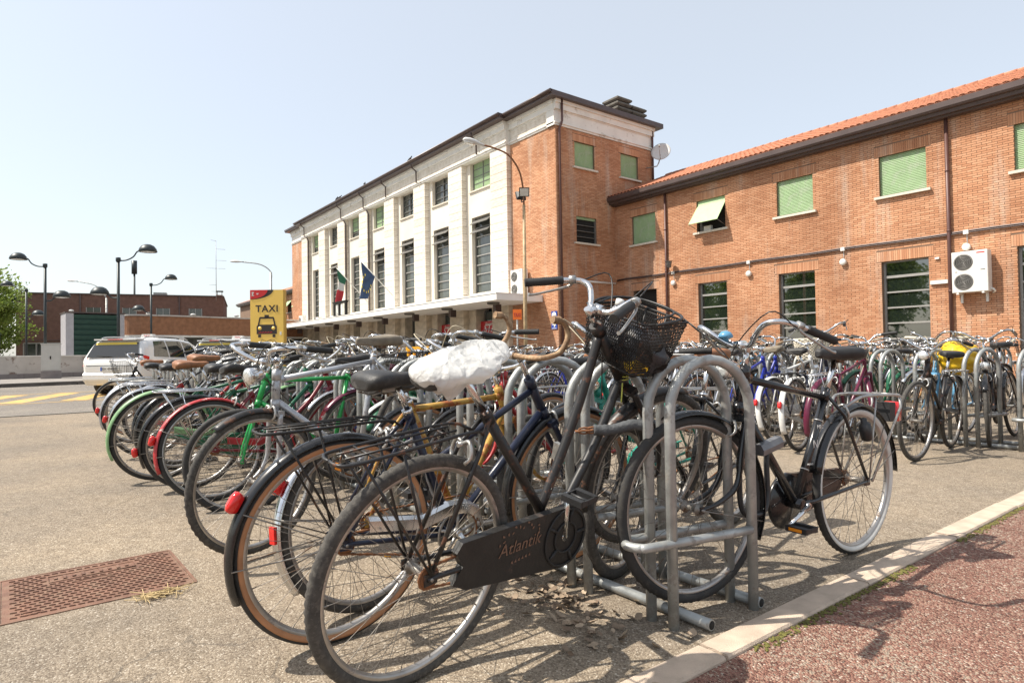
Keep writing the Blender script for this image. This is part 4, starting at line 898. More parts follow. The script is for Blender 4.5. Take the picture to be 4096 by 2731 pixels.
dome_lamp((-53.1, -.70), 5.7, (-.6, -.8), (.6, .8), 3.9, 'twin dome lamp second from the left edge before the dark block')
dome_lamp((-64.5, -2.55), 5.4, (.6, .8), (-.6, -.8), 3.6, 'twin dome lamp at the left edge before the tree')
def cobra(base, top, tip, label):
    l = E('cobra_lamp', label, 'street lamp', T((base[0], base[1], 0))); b = Vector((base[0], base[1], 0)); t = Vector(top)-b; e = Vector(tip)-b
    m = (t+e)/2; m.z = max(t.z, e.z)-.02*0+.15*(e.z-t.z)*0
    O('pole', MB().tube([(0, 0, 0), (0, 0, t.z)], [.08, .06], 8), mt['galv'], l); a = spline([(0, 0, t.z-.6), (0, 0, t.z), (e.x*.35, e.y*.35, t.z+(e.z-t.z)*.72), (e.x, e.y, e.z)], 5)
    O('arm', MB().tube(a, .035, 6), mt['galv'], l); M = T(e) @ RZ(math.atan2(e.y, e.x)); O('lamp_head', MB().loft([[(x, r*math.cos(q), z+.5*r*math.sin(q)) for q in [2*math.pi*j/10 for j in range(10)]] for x, r, z in ((-.15, .03, 0), (0, .07, 0), (.25, .13, .02), (.5, .12, .03), (.62, .03, .02))], M=M), mt['dish'], l)
cobra((-53.4, 3.85), (0, 0, 5.4), (-54.7, 2.1, 6.67), 'pale curved street lamp rising behind the green kiosk')
cobra((-34.95, 10.05), (0, 0, 5.6), (-35.88, 8.77, 6.19), 'pale curved street lamp rising just behind the yellow pylon')

# ------------------------------------------------------------------ trees
mt['bark'] = material('bark', (.09, .07, .05), .95, 0, .3, 6, .6, 20)
def leaf_mat(name, c):
    m = material(name, c, .6, 0, .0); nt = m.node_tree; b = nt.nodes['Principled BSDF']; N = nt.nodes; L = nt.links
    at = N.new('ShaderNodeAttribute'); at.attribute_name = 'tint'; r = N.new('ShaderNodeValToRGB'); L.new(at.outputs['Fac'], r.inputs[0])
    r.color_ramp.elements[0].color = tuple(x*.55 for x in c)+(1,); r.color_ramp.elements[1].color = tuple(x*1.5 for x in c)+(1,); L.new(r.outputs[0], b.inputs['Base Color'])
    t = N.new('ShaderNodeBsdfTranslucent'); L.new(r.outputs[0], t.inputs[0]); mx = N.new('ShaderNodeMixShader'); mx.inputs[0].default_value = .35; L.new(b.outputs[0], mx.inputs[1]); L.new(t.outputs[0], mx.inputs[2]); L.new(mx.outputs[0], N['Material Output'].inputs[0]); return m
mt['leaf'] = leaf_mat('spring_leaves', (.20, .27, .05))
def tree_meshes(seed, h, r, nclump, per, leaf):
    rg = random.Random(seed); tr = MB(); tips = []
    def limb(p, d, l, rad_, dep):
        n = 5; pts = [p]; q = Vector(p); dd = Vector(d)
        for i in range(n):
            dd = (dd+Vector((rg.uniform(-.18, .18), rg.uniform(-.18, .18), .06))).normalized(); q = q+dd*l/n; pts.append(q.copy())
        tr.tube(pts, [rad_*(1-.13*i) for i in range(n+1)], 7)
        if dep == 0: tips.extend(pts[2:]); return
        for k in range(4 if dep > 1 else 3):
            a = rg.uniform(0, 6.28); e = Vector((math.cos(a), math.sin(a), rg.uniform(.25, .9))).normalized(); limb(pts[rg.randint(2, n)], (dd*.45+e).normalized(), l*rg.uniform(.55, .8), rad_*.5, dep-1)
    limb(Vector((0, 0, 0)), Vector((0, 0, 1)), h*.42, h*.022, 3)
    vs = []; fs = []; tn = []
    for c in range(nclump):
        t = rg.choice(tips); cc = Vector(t)+Vector((rg.gauss(0, r*.16), rg.gauss(0, r*.16), rg.gauss(0, r*.13))); cr = rg.uniform(.25, .6)*r*.35; tt = rg.random()
        for _ in range(per):
            p = cc+Vector((rg.gauss(0, cr*.5), rg.gauss(0, cr*.5), rg.gauss(0, cr*.38))); a = Vector((rg.gauss(0, 1), rg.gauss(0, 1), rg.gauss(0, 1))).normalized(); b = a.orthogonal().normalized(); c2 = a.cross(b); s = leaf*rg.uniform(.6, 1.3); o = len(vs)
            vs += [p-b*s, p+c2*s*.5, p+b*s, p-c2*s*.5]; fs.append((o, o+1, o+2, o+3)); tn.append(min(1, max(0, tt*.6+rg.random()*.4)))
    me = bpy.data.meshes.new('crown'); me.from_pydata([tuple(v) for v in vs], [], fs); at = me.attributes.new('tint', 'FLOAT', 'FACE'); at.data.foreach_set('value', tn); me.materials.append(None); me.update()
    return tr.mesh('trunk'), me
tA = tree_meshes(2, 7.5, 3.0, 520, 34, .13)
tB = tree_meshes(9, 12, 5.0, 420, 22, .22)
def tree(m, M, label, group=None):
    t = E('tree', label, 'tree', M, group); O('trunk', m[0], mt['bark'], t); O('crown', m[1], mt['leaf'], t)
tree(tA, T((-62.5, -4.3, -.4)) @ SC(1.1, 1.1, 1.0), 'light green tree in spring leaf beside the dark block')
tree(tB, T((-72.5, -4.6, -.8)) @ RZ(2) @ SC(.8, .8, .78), 'broad tree in spring leaf behind the one at the left edge')
# park trees across the street, seen mirrored in the wing windows
for k, x in enumerate((-12, -20, -27, -35, -44, -53)):
    tree(tB, T((x, -22-2*(k % 2), 0)) @ RZ(k*1.3), 'park tree number %s from the right along the street behind the viewer' % ('one', 'two', 'three', 'four', 'five', 'six')[k], 'park trees behind the viewer')

# ------------------------------------------------------------------ white taxis
mt['car_white'] = material('white_car_paint', (.70, .70, .69), .25, 0, .02, 3, coat=.6); mt['car_glass'] = material('car_glass', (.012, .015, .016), .05, 0, spec=.8); mt['tyre'] = material('car_tyre', (.02, .02, .02), .8)
mt['plate'] = material('number_plate', (.66, .66, .64), .4); mt['eu_blue'] = material('plate_blue', (.02, .08, .4), .4); mt['taxi_band'] = material('yellow_band', (.72, .55, .08), .4); mt['hub'] = material('wheel_trim', (.45, .45, .46), .35, .6)
def car(M, label, sticker):
    c = E('taxi_car', label, 'car', M, 'white taxi cars')
    # stations along x (0 rear .. 4.45 front): x, z_low, z_belt, z_top, half widths low/belt/top
    S = [(0.0, .46, .78, .82, .70, .72, .70), (.05, .34, .94, .98, .80, .82, .80), (.10, .30, 1.02, 1.08, .84, .85, .80), (.22, .28, 1.04, 1.36, .87, .86, .72), (.34, .28, 1.05, 1.56, .885, .865, .67), (.55, .28, 1.05, 1.62, .89, .87, .655), (1.2, .28, 1.03, 1.665, .90, .875, .655), (2.0, .28, 1.00, 1.66, .90, .875, .66), (2.7, .28, .98, 1.58, .90, .875, .645), (3.05, .28, .96, 1.42, .90, .875, .65), (3.45, .28, .94, 1.13, .89, .87, .72), (3.6, .28, .93, .96, .885, .865, .76), (4.1, .29, .84, .88, .86, .83, .74), (4.35, .34, .70, .76, .78, .74, .66), (4.45, .42, .62, .66, .60, .56, .5)]
    rings = []
    for x, zl, zb, zt, wl_, wb, wt in S:
        h = [(wl_*.93, zl), (wl_, zl+.10), (wl_, (zl+zb)/2), (wb, zb-.03), (wb-.015, zb), ((wb+wt)/2+.012, (zb+zt)/2), (wt+.015, zt-.055*(zt-zb)/.6), (wt-.05, zt-.012), (wt*.5, zt+.012)]
        rings.append([(x, y, z) for y, z in h]+[(x, -y, z) for y, z in reversed(h)])
    O('body', MB().loft(rings), mt['car_white'], c)
    def belt(x):
        for a, b in zip(S, S[1:]):
            if a[0] <= x <= b[0]:
                t = (x-a[0])/(b[0]-a[0]); return [a[i]+(b[i]-a[i])*t for i in range(7)]
    def side(x, f, s, off=.006):
        _, zl, zb, zt, wl_, wb, wt = belt(x); z = zb+(zt-zb)*f; m = (wb+wt)/2+.012
        w = wb-.015+(m-wb+.015)*f*2 if f < .5 else m+(wt+.015-m)*(f-.5)/.41
        return (x, s*(w+off), z)
    for s in (-1, 1):
        for (pts) in (((.62, .10), (1.30, .08), (1.30, .86), (.80, .86)), ((1.36, .08), (2.10, .10), (2.10, .86), (1.36, .86)), ((2.16, .10), (2.98, .12), (2.62, .84), (2.16, .86))):
            (a, fa), (b, fb_), (cc, fc), (d, fd) = pts; n = 5; g = []
            for j in range(n+1):
                v = j/n; x0 = a+(d-a)*v; x1 = b+(cc-b)*v; f0 = fa+(fd-fa)*v; f1 = fb_+(fc-fb_)*v
                g.append([side(x0+(x1-x0)*i/6, f0+(f1-f0)*i/6, s) for i in range(7)])
            mb = MB(); mb.add([p for r in g for p in r], [(j*7+i, j*7+i+1, (j+1)*7+i+1, (j+1)*7+i) for j in range(n) for i in range(6)], True); O('side_window', mb, mt['car_glass'], c)
        mb = MB(); mb.loft([[(x, s*(w), z) for x, w, z in r] for r in ([(.02, .70, .86), (.10, .862, .86), (.30, .887, .88), (.02, .70, .86)], [(.06, .70, 1.22), (.20, .80, 1.20), (.36, .868, 1.08), (.06, .70, 1.22)])], smooth=False)
        tlm = MB(); tlm.add([(.005, s*.70, .84), (.09, s*.872, .84), (.30, s*.895, .88), (.36, s*.885, 1.10), (.21, s*.845, 1.14), (.115, s*.74, 1.12), (.07, s*.72, 1.0)], [(0, 1, 5, 6), (1, 2, 3, 4), (1, 4, 5)]); O('tail_light', tlm, mt['red_lens'], c)
        hl = MB(); hl.ball((4.2, s*.66, .72), (.2, .12, .10)); O('headlight', hl, mt['lens'], c)
        mr = MB(); mr.ball((3.0, s*1.0, 1.03), (.08, .10, .08)); O('mirror', mr, mt['car_white'], c)
        for x in (.82, 3.52):
            w = O('wheel', MB().ring([(.20, -.09), (.29, -.10), (.32, -.07), (.32, .07), (.29, .10), (.20, .09)], 28), mt['tyre'], c, T((x, s*.80, .32))); O('rim', MB().lathe([(0, .085), (.05, .085), (.18, .07), (.205, .09), (.205, -.09), (0, -.09)], 20, RX(rad(-90 if s > 0 else 90))), mt['hub'], w)
            O('wheel_arch', MB().ring([(.325, -.02), (.385, -.02), (.385, .02), (.325, .02)], 20, a0=rad(5), a1=rad(175), M=T((x, s*.895, .32))), mt['dark'], c)
        O('door_handle', MB().span(1.45, 1.62, s*.88-.012, s*.88+.02, .88, .91), mt['car_white'], c)
        O('door_seam', MB().span(1.325, 1.335, s*.893-.012, s*.893+.008, .36, .98).span(2.125, 2.135, s*.893-.012, s*.893+.008, .36, .97), mt['dark'], c)
        O('roof_rail', MB().tube(spline([(.5, s*.62, 1.63), (.7, s*.63, 1.69), (1.6, s*.63, 1.71), (2.4, s*.62, 1.67), (2.6, s*.62, 1.61)], 4), .018, 6), mt['hub'], c)
        O('side_band', MB().span(1.5, 2.4, s*.893-.005, s*.893+.006, .78, .83), mt['taxi_band'], c)
    def rear(y, z): 
        t = (z-1.06)/.5; return (.085+.5*(z-1.09), y, z)
    def patch(y0, y1, z0, z1, mat, name, off=0, k=.90):
        n = 6; g = [[(rear(0, z0+(z1-z0)*j/n)[0]-off, (y0+(y1-y0)*i/8)*(1-(1-k)*j/n), z0+(z1-z0)*j/n) for i in range(9)] for j in range(n+1)]
        mb = MB(); mb.add([p for r in g for p in r], [(j*9+i, (j+1)*9+i, (j+1)*9+i+1, j*9+i+1) for j in range(n) for i in range(8)], True); O(name, mb, mat, c)
    patch(-.74, .74, 1.09, 1.52, mt['car_glass'], 'rear_window', .02, .86); patch(-.60, .60, 1.455, 1.52, mt['taxi_band'], 'yellow_band', .028, .97)
    O('spoiler', MB().span(.20, .50, -.62, .62, 1.585, 1.625), mt['car_white'], c); O('brake_light', MB().span(.19, .21, -.22, .22, 1.595, 1.615), mt['red_lens'], c)
    O('number_plate', MB().span(-.022, -.01, -.27, .27, .70, .815), mt['plate'], c); O('plate_band', MB().span(-.026, -.0225, .225, .27, .70, .815), mt['eu_blue'], c); O('plate_lettering', text_mesh('EH 494DG', .105, 0, .001), mt['ink'], c, T((-.024, 0, .757)) @ RZ(rad(-90)) @ RX(rad(90)) @ SC(.92, 1, 1))
    O('tailgate_seam', MB().span(.0, .03, -.70, .70, .845, .86), mt['dark'], c); O('bumper', MB().loft([[(x, y, z) for x, z in ((.0, .40), (-.03, .46), (-.03, .60), (.02, .66), (.2, .66), (.2, .36))] for y in (-.78, -.7, 0, .7, .78)], smooth=False), mt['car_white'], c)
    O('badge', MB().ring([(.052, -.006), (.062, -.006), (.062, .006), (.052, .006)], 20, M=T((.045, 0, .965)) @ RZ(rad(90))).box((.045, 0, .965), (.012, .09, .012)), mt['hub'], c)
    O('wiper', MB().tube([(.06, 0, 1.10), (.085, .45, 1.13)], .012, 5), mt['dark'], c)
    rs = O('roof_sign', MB().loft([[(1.55, y, z) for y, z in ((-.2, 1.69), (.2, 1.69), (.16, 1.80), (-.16, 1.80))], [(1.70, y, z) for y, z in ((-.2, 1.69), (.2, 1.69), (.16, 1.80), (-.16, 1.80))]], smooth=False), mt['plastic_white'], c); O('lettering', text_mesh('TAXI', .09, 0, .001), mt['sign_red'], rs, T((1.545, 0, 1.745)) @ RZ(rad(-90)) @ RX(rad(90)))
    O('aerial', MB().tube([(2.5, .3, 1.6), (2.1, .3, 1.95)], .006, 4), mt['dark'], c)
    if sticker: O('window_sticker', text_mesh('Bologna', .17, .2, .001), mt['plastic_white'], c, T((.16, -.15, 1.30)) @ RZ(rad(-90)) @ RX(rad(66)))
ha = rad(139)
car(T((-20.35, 1.55, 0)) @ RZ(ha) @ SC(1, 1, .96), 'white people carrier taxi parked nearest the road at the left', False)
car(T((-21.4, 4.35, 0)) @ RZ(ha) @ SC(1, 1, .96), 'second white taxi parked behind the first, half hidden by bicycles', True)
# ------------------------------------------------------------------ bicycles
WH = {}
def wheel_meshes(R, tr, tread):
    key = (R, tr, tread)
    if key in WH: return WH[key]
    d = {}; Rc = R-tr; n = 176 if tread else 72
    prof = [(Rc+tr*math.cos(a), tr*.95*math.sin(a)) for a in [2*math.pi*j/12 for j in range(12)]]
    if tread == 1:   # blocky serrated shoulder
        wob = lambda i, q, r, y: (r+(.0020 if (i % 2 == 0) else -.0016)*(1 if q in (1, 11, 2, 10) else (.35 if q == 0 else 0)), y*(1.03 if (i % 2 and q in (2, 10)) else 1))
    elif tread == 2:  # chevrons
        wob = lambda i, q, r, y: (r+(.0022 if ((i+(q if q <= 6 else 12-q)) % 3 == 0) else -.0012)*(1 if q in (0, 1, 2, 10, 11) else 0), y)
    else: wob = None
    d['tyre'] = MB().ring(prof, n, wob=wob).mesh('tyre')
    sw = MB()
    for s in (-1, 1): sw.ring([(Rc+tr*1.02*math.cos(a), s*tr*.98*math.sin(a)) for a in (rad(75), rad(95), rad(115), rad(140), rad(150))]+[(Rc+tr*.7*math.cos(a), s*tr*.7*math.sin(a)) for a in (rad(140), rad(80))], 72)
    d['sidewall'] = sw.mesh('sidewall')
    ri = Rc-tr*.55
    d['rim'] = MB().ring([(ri+.004, -.0125), (ri+.006, .0), (ri+.004, .0125), (ri-.010, .0128), (ri-.016, .008), (ri-.019, 0), (ri-.016, -.008), (ri-.010, -.0128)], 72).mesh('rim')
    d['hub'] = MB().lathe([(0, -.068), (.005, -.068), (.005, -.05), (.010, -.05), (.010, -.042), (.024, -.038), (.024, -.034), (.014, -.03), (.014, .03), (.024, .034), (.024, .038), (.010, .042), (.010, .05), (.005, .05), (.005, .068), (0, .068)], 14, RX(rad(90))).mesh('hub')
    sp = MB(); ns = 36
    for k in range(ns):
        s = 1 if k % 2 else -1; a = 2*math.pi*k/ns; b = a+(1.15 if (k//2) % 2 else -1.15)
        p = (.022*math.cos(b), s*.035, .022*math.sin(b)); q = ((ri-.018)*math.cos(a), s*.002, (ri-.018)*math.sin(a))
        sp.tube([p, q], .00115, 3, caps=False)
        m = Vector(q); sp.tube([m, m*.955+Vector(p)*.045], .0022, 4, caps=False)
    d['spokes'] = sp.mesh('spokes'); WH[key] = d; return d

def fender_mesh(R, a0, a1, w=.056, gap=.014, n=30, drop=.010):
    rr = R+gap; cs = [(-w/2, -drop), (-w*.42, -.002), (-w*.2, .005), (0, .007), (w*.2, .005), (w*.42, -.002), (w/2, -drop)]
    prof = [(rr+dz, y) for y, dz in cs]+[(rr+dz-.0022, y*.97) for y, dz in reversed(cs)]
    return MB().ring(prof, n, a0=a0, a1=a1)
def saddle_mesh(L=.27, W=.20, style='wide', droop=0.0):
    st = [(-.5, .55, -.012, .030), (-.485, .80, .002, .05), (-.40, .98, .014, .062), (-.28, 1.0, .017, .064), (-.12, .80, .012, .060), (.02, .50, .004, .054), (.16, .30, -.002, .050), (.32, .225, -.004, .046), (.43, .20, -.006, .042), (.485, .15, -.012, .034), (.5, .06, -.02, .02)]
    rings = []
    for u, wf, zt, th in st:
        w = W/2*wf; x = u*L; zt = zt-droop*(u+.5)
        rings.append([(x, w*math.copysign(abs(math.cos(a))**.75, math.cos(a)), zt-th*.42+(th*.42 if math.sin(a) > 0 else th*.62)*math.copysign(abs(math.sin(a))**.6, math.sin(a))) for a in [2*math.pi*j/18 for j in range(18)]])
    return MB().loft(rings)
def bar_paths(kind):
    if kind == 'upright': return [(0, 0, 0), (.0, .05, 0), (.03, .10, .03), (.05, .155, .066), (.03, .205, .078), (-.045, .235, .070), (-.13, .25, .052), (-.205, .262, .036)], .125
    if kind == 'tall': return [(0, 0, 0), (.0, .045, .0), (.022, .075, .022), (.038, .112, .055), (.028, .15, .068), (-.02, .18, .066), (-.085, .21, .056), (-.155, .245, .044)], .125
    if kind == 'flat': return [(0, 0, 0), (.0, .1, 0), (.0, .16, .012), (-.015, .26, .02), (-.03, .31, .022)], .12
    if kind == 'rise': return [(0, 0, 0), (.0, .06, .0), (.0, .12, .05), (-.005, .17, .06), (-.03, .25, .065), (-.06, .31, .065)], .12
    if kind == 'drop': return [(0, 0, 0), (0, .1, 0), (.0, .17, .004), (.03, .20, .01), (.09, .205, .03), (.125, .205, .09), (.10, .205, .145), (.05, .205, .155)], .06

def geo(g):
    """all parts of one bicycle in its own frame: x forward, y left, z up, origin under the rear axle"""
    P = []; R = g['R']; L = g['L']; V = lambda x, z, y=0: Vector((x, y, z))
    rh, fh = V(0, R), V(L, R); bb = V(*g['bb']); sc = V(*g['sc']); ht = V(*g['ht']); hb = V(*g['hb']); sa = V(*g['sa']); ax = (ht-hb).normalized()
    st = ht+ax*g.get('quill', .10); lo = g.get('lod', 0); tn = 10 if lo == 0 else 7
    def add(name, role, mb, steer=False, parent=None, M=None): P.append((name, role, mb.mesh(name) if isinstance(mb, MB) else mb, steer, parent, M))
    fr = MB(); sd = (sc-bb).normalized(); k = g.get('tube', 1.0)
    fr.tube([bb, sc], .0155*k, tn); fr.tube([hb-ax*.012, ht+ax*.012], .0195*k, tn)
    for p, d in ((sc, sd),): fr.tube([p-d*.045, p+d*.012], .0185*k, tn)
    fr.tube([ht-ax*.035, ht+ax*.014], .022*k, tn); fr.tube([hb-ax*.014, hb+ax*.03], .022*k, tn)
    if g['frame'] == 'diamond':
        a = sc-sd*.03; b = ht-ax*.035; fr.tube([a, b], .014*k, tn); fr.tube([b, b+(a-b).normalized()*.04], .0175*k, tn); fr.tube([hb+ax*.025, bb], .0165*k, tn)
    elif g['frame'] == 'step':
        m = bb+sd*.12; a = ht-ax*.03
        fr.tube(spline([a, a+(m-a)*.28+V(-.005, -.05), a+(m-a)*.62+V(-.0, -.035), m], 7), .0150*k, tn); h = hb+ax*.02
        fr.tube(spline([h, h+(bb-h)*.35+V(.0, -.04), h+(bb-h)*.7+V(.0, -.02), bb], 7), .0160*k, tn)
    elif g['frame'] == 'loop':
        a = ht-ax*.06; m = bb+sd*.16
        fr.tube(spline([a, a+(m-a)*.3+V(.02, -.10), a+(m-a)*.6+V(.04, -.11), a+(m-a)*.85+V(.02, -.03), m], 7), .019*k, tn)
    elif g['frame'] == 'mixte':
        m = bb+sd*(sc-bb).length*.55; fr.tube([ht-ax*.04, m], .0135*k, tn); fr.tube([hb+ax*.025, bb], .0165*k, tn)
    for s in (-1, 1):
        fr.tube([bb+V(-.02, 0, s*.02), bb+V(-.08, .005, s*.035), rh+V(.02, 0, s*.058), rh+V(-.012, 0, s*.058)], [.011, .010, .0085, .007], 7)
        fr.tube([sc+sd*-.02+V(0, 0, s*.014), sc*.75+rh*.25+V(0, 0, s*.05), rh+V(0, .01, s*.058)], [.008, .0078, .007], 7)
        fr.box(rh+V(0, 0, s*.058), (.045, .005, .035))
    fr.lathe([(.021, -.036), (.024, -.036), (.024, .036), (.021, .036)], 12, T(bb) @ RX(rad(90)))
    add('frame', 'paint', fr)
    # fork
    fk = MB(); cr = hb-ax*.028; fk.tube([hb, cr], .018*k, tn); fk.box((0, 0, 0), (.035, .11, .026), T(cr-ax*.008) @ RY(math.atan2(ax.x, ax.z)))
    dn = (fh-cr); prp = Vector((ax.z, 0, -ax.x))
    for s in (-1, 1):
        p0 = cr+V(0, 0, s*.046)-ax*.012; q = fh+V(0, 0, s*.052); al = -ax
        t1 = (q-p0).dot(al); fk.tube(spline([p0, p0+al*t1*.35, p0+al*t1*.68+V(.004, 0, s*.004), p0+al*t1*.88+(q-(p0+al*t1))*.45, q], 5), [.0125*k]*8+[.011]*5+[.0095]*4+[.0075]*4, 8)
        fk.box(q, (.02, .005, .026))
    add('fork', 'fork', fk, True)
    # wheels
    for nm, c, steer in (('front_wheel', fh, True), ('rear_wheel', rh, False)):
        w = wheel_meshes(R, g.get('tr', .0185), g.get('tread', 0)); Mw = T(c) @ RY(1.7 if steer else .4)
        add(nm, 'rim', w['rim'], steer, None, Mw)
        add('tyre', 'tyre', w['tyre'], False, nm); add('hub', 'chromeish', w['hub'], False, nm); add('spokes', 'spoke', w['spokes'], False, nm)
        if g.get('wall') and (g['wall'] == 'both' or (g['wall'] == 'rear' and not steer)): add('sidewall', 'sidewall', w['sidewall'], False, nm)
    # seat post and saddle
    top = sa-V(0, .045); add('seat_post', 'chrome', MB().tube([sc, sc+sd*((top-sc).dot(sd)-.005)], .0125, 8).tube([sc-sd*.004, sc+sd*.012], .021, 8))
    ss = g.get('saddle', 'wide'); sm = saddle_mesh(*((.265, .205) if ss == 'wide' else (.285, .15)), droop=g.get('droop', 0))
    Ms = T(sa) @ RY(rad(g.get('stilt', -3))); P.append(('saddle', 'saddle', sm.mesh('saddle'), False, None, Ms))
    sr = MB()
    for s in (-1, 1):
        sr.tube(spline([(.11, s*.012, -.03), (.0, s*.022, -.05), (-.06, s*.028, -.05), (-.10, s*.055, -.035)], 3), .0038, 5)
        if ss == 'wide' and lo == 0: sr.tube([(-.095+.016*math.cos(t), s*.058+.016*math.sin(t), -.075+.0045*t/1.0) for t in np.linspace(0, 12.5, 26)], .003, 4)
    sr.box((-.03, 0, -.05), (.04, .05, .028)); add('saddle_springs', 'chromeish', sr, False, 'saddle')
    # stem, handlebar
    ext = g.get('ext', .05); cl = st+Vector((ext, 0, g.get('rise', .0)))
    add('stem', 'chrome', MB().tube([ht, st], .0115, 8).tube([st-ax*.03, st+ax*.008], .0145, 8).tube([st-ax*.008, cl], [.0135, .0145], 8).tube([cl+V(0, 0, -.022), cl+V(0, 0, .022)], .0185, 10), True)
    bp, gl = bar_paths(g['bar']); bt = rad(g.get('btilt', 0)); rot = lambda p: (RY(bt) @ Vector(p))
    half = spline(bp, 5); hbm = MB(); full = [rot((p[0], -p[1], p[2])) for p in reversed(half[1:])]+[rot(p) for p in half]
    hbm.tube([cl+p for p in full], .0112, tn); add('handlebar', 'bar', hbm, True)
    ends = []
    for s in (-1, 1):
        pts = [rot((p[0], s*p[1], p[2])) for p in half]; acc = 0; gp = [pts[-1]]
        for a, b in zip(reversed(pts[:-1]), reversed(pts)):
            acc += (a-b).length; gp.append(a)
            if acc > gl: break
        if g['bar'] == 'drop': gp = gp[:4]
        n = len(gp); d = (gp[0]-gp[1]).normalized(); gpp = [gp[0]+d*.006]+gp
        if lo == 0:
            dense = []
            for a, b in zip(gpp, gpp[1:]): dense += [a+(b-a)*t/4 for t in range(4)]
            dense.append(gpp[-1]); add('grip', 'grip', MB().tube([cl+p for p in dense], [.0165 if i % 2 else .0152 for i in range(len(dense))], 10), False, 'handlebar')
        else: add('grip', 'grip', MB().tube([cl+p for p in gpp], .0158, 7), False, 'handlebar')
        c0 = gp[-1]; dr = (gp[0]-gp[-1]).normalized()
        if g.get('levers', True) and g['bar'] != 'drop':
            f = V(.032, -.012) if g['bar'] in ('flat', 'rise') else (-Vector((0, 0, 1))*.035+V(.0, 0, s*.012)); bk = c0-dr*.035
            if g['bar'] in ('flat', 'rise'): lp = [bk, bk+f*.8, bk+f+dr*.05, bk+f*1.15+dr*.11]
            else: lp = [bk, bk+f*.7+dr*.0, bk+f*1.15+dr*.06, bk+f*1.5+dr*.13, bk+f*1.45+dr*.15]
            add('brake_lever', 'alu', MB().tube([cl+p for p in spline(lp, 3)], [.0075, .0065, .006, .006, .0055, .0055, .005, .005, .005, .005, .0055, .006, .007][:len(spline(lp, 3))], 6).tube([cl+bk-dr*.012, cl+bk+dr*.012], .0165, 8), False, 'handlebar')
            tgt = hb+ax*.01+V(.03, .0) if s > 0 else hb+V(-.12, -.05)
            cab = [cl+bk+f*.4-dr*.02, cl+bk-dr*.10+V(.05, .015), cl*.5+ht*.5+V(.085, .02, s*.03), ht+V(.045, -.04), tgt]
            if g.get('cables', True) and lo < 2: add('brake_cable', 'cable', MB().tube(spline(cab, 5), .0026, 5), s > 0)
    if g.get('bell'):
        p = cl+rot((half[7][0], half[7][1]*g['bell'], half[7][2])); add('bell', 'bell', MB().lathe([(0, .042), (.016, .039), (.027, .028), (.031, .016), (.028, .014), (.012, .008), (.012, 0)], 14, T(p+V(0, .008))), False, 'handlebar')
    # drivetrain
    cy = -.048; cw = MB().ring([(.078, cy-.002), (.088, cy-.002), (.088, cy+.002), (.078, cy+.002)], 40, M=T(bb))
    for q in range(5): a = q*2*math.pi/5+.3; cw.tube([bb+V(0, 0, cy), bb+V(.08*math.cos(a), .08*math.sin(a), cy)], .007, 5)
    cw.lathe([(0, -.005), (.022, -.004), (.022, .004), (0, .005)], 12, T(bb+V(0, 0, cy)) @ RX(rad(90))); add('chainring', 'alu', cw)
    ca = g.get('crank', .9)
    for s in (-1, 1):
        d = V(math.cos(ca), math.sin(ca))*s; y = s*.062; e = bb+d*.168+V(0, 0, s*.072)
        add('crank', 'chrome', MB().tube([bb+V(0, 0, s*.05), bb+V(0, 0, s*.066)], .015, 8).tube([bb+V(0, 0, y), e], [.0115, .0085], 7))
        pd = MB(); o = e+V(0, 0, s*.052)
        pd.tube([e, e+V(0, 0, s*.098)], .007, 6)
        for dx in (-.034, .034): pd.box(o+V(dx, 0), (.020, .088, .022))
        pd.box(o+V(0, 0, -.042), (.075, .006, .018)); pd.box(o+V(0, 0, .042), (.075, .006, .018)); add('pedal', 'black', pd)
        if lo == 0: add('pedal_reflector', 'amber', MB().box(o+V(.0455, 0), (.003, .055, .012)))
    if lo < 2:
        ch = [bb+V(.088*math.cos(a), .088*math.sin(a), cy) for a in np.linspace(rad(96), rad(-84), 22)]+[rh+V(.034*math.cos(a), .034*math.sin(a), cy) for a in np.linspace(rad(-84), rad(-264), 12)]
        dense = []
        for i in range(len(ch)):
            a, b = ch[i], ch[(i+1) % len(ch)]; n = max(1, int((b-a).length/.0127)) if lo == 0 else 1; dense += [a+(b-a)*t/n for t in range(n)]
        add('chain', 'chain', MB().tube(dense, [.0052 if i % 2 else .0034 for i in range(len(dense))] if lo == 0 else .0042, 5, closed=True))
        add('sprocket', 'chain', MB().lathe([(0, -.004), (.037, -.002), (.037, .002), (0, .004)], 18, T(rh+V(0, 0, cy)) @ RX(rad(90))))
    cg = g.get('guard')
    if cg == 'case':   # long side plate round chainring, tapering to the rear axle
        up = [bb+V(.112*math.cos(a), .112*math.sin(a)) for a in np.linspace(rad(-100), rad(100), 18)]; d = (rh-bb).normalized()
        poly = [(p.x, p.z) for p in up]+[(bb.x-(bb.x)*.80, R+.072), (bb.x*.16, R+.045), (bb.x*.20, R-.004), (bb.x*.13, R-.05), (bb.x*.22, R-.085)]
        add('chain_guard', 'guard', MB().prism(poly, cy-.016, cy+.012))
        ck = MB().ring([(.098, cy-.022), (.106, cy-.022), (.106, cy-.0165), (.098, cy-.0165)], 36, M=T(bb)); ck.ring([(.05, cy-.022), (.058, cy-.022), (.058, cy-.0165), (.05, cy-.0165)], 30, M=T(bb))
        for q in range(5): a = q*2*math.pi/5; ck.tube([bb+V(.055*math.cos(a), .055*math.sin(a), cy-.019), bb+V(.1*math.cos(a), .1*math.sin(a), cy-.019)], .006, 5)
        add('guard_rings', 'grip', ck, False, 'chain_guard')
    elif cg == 'bar':
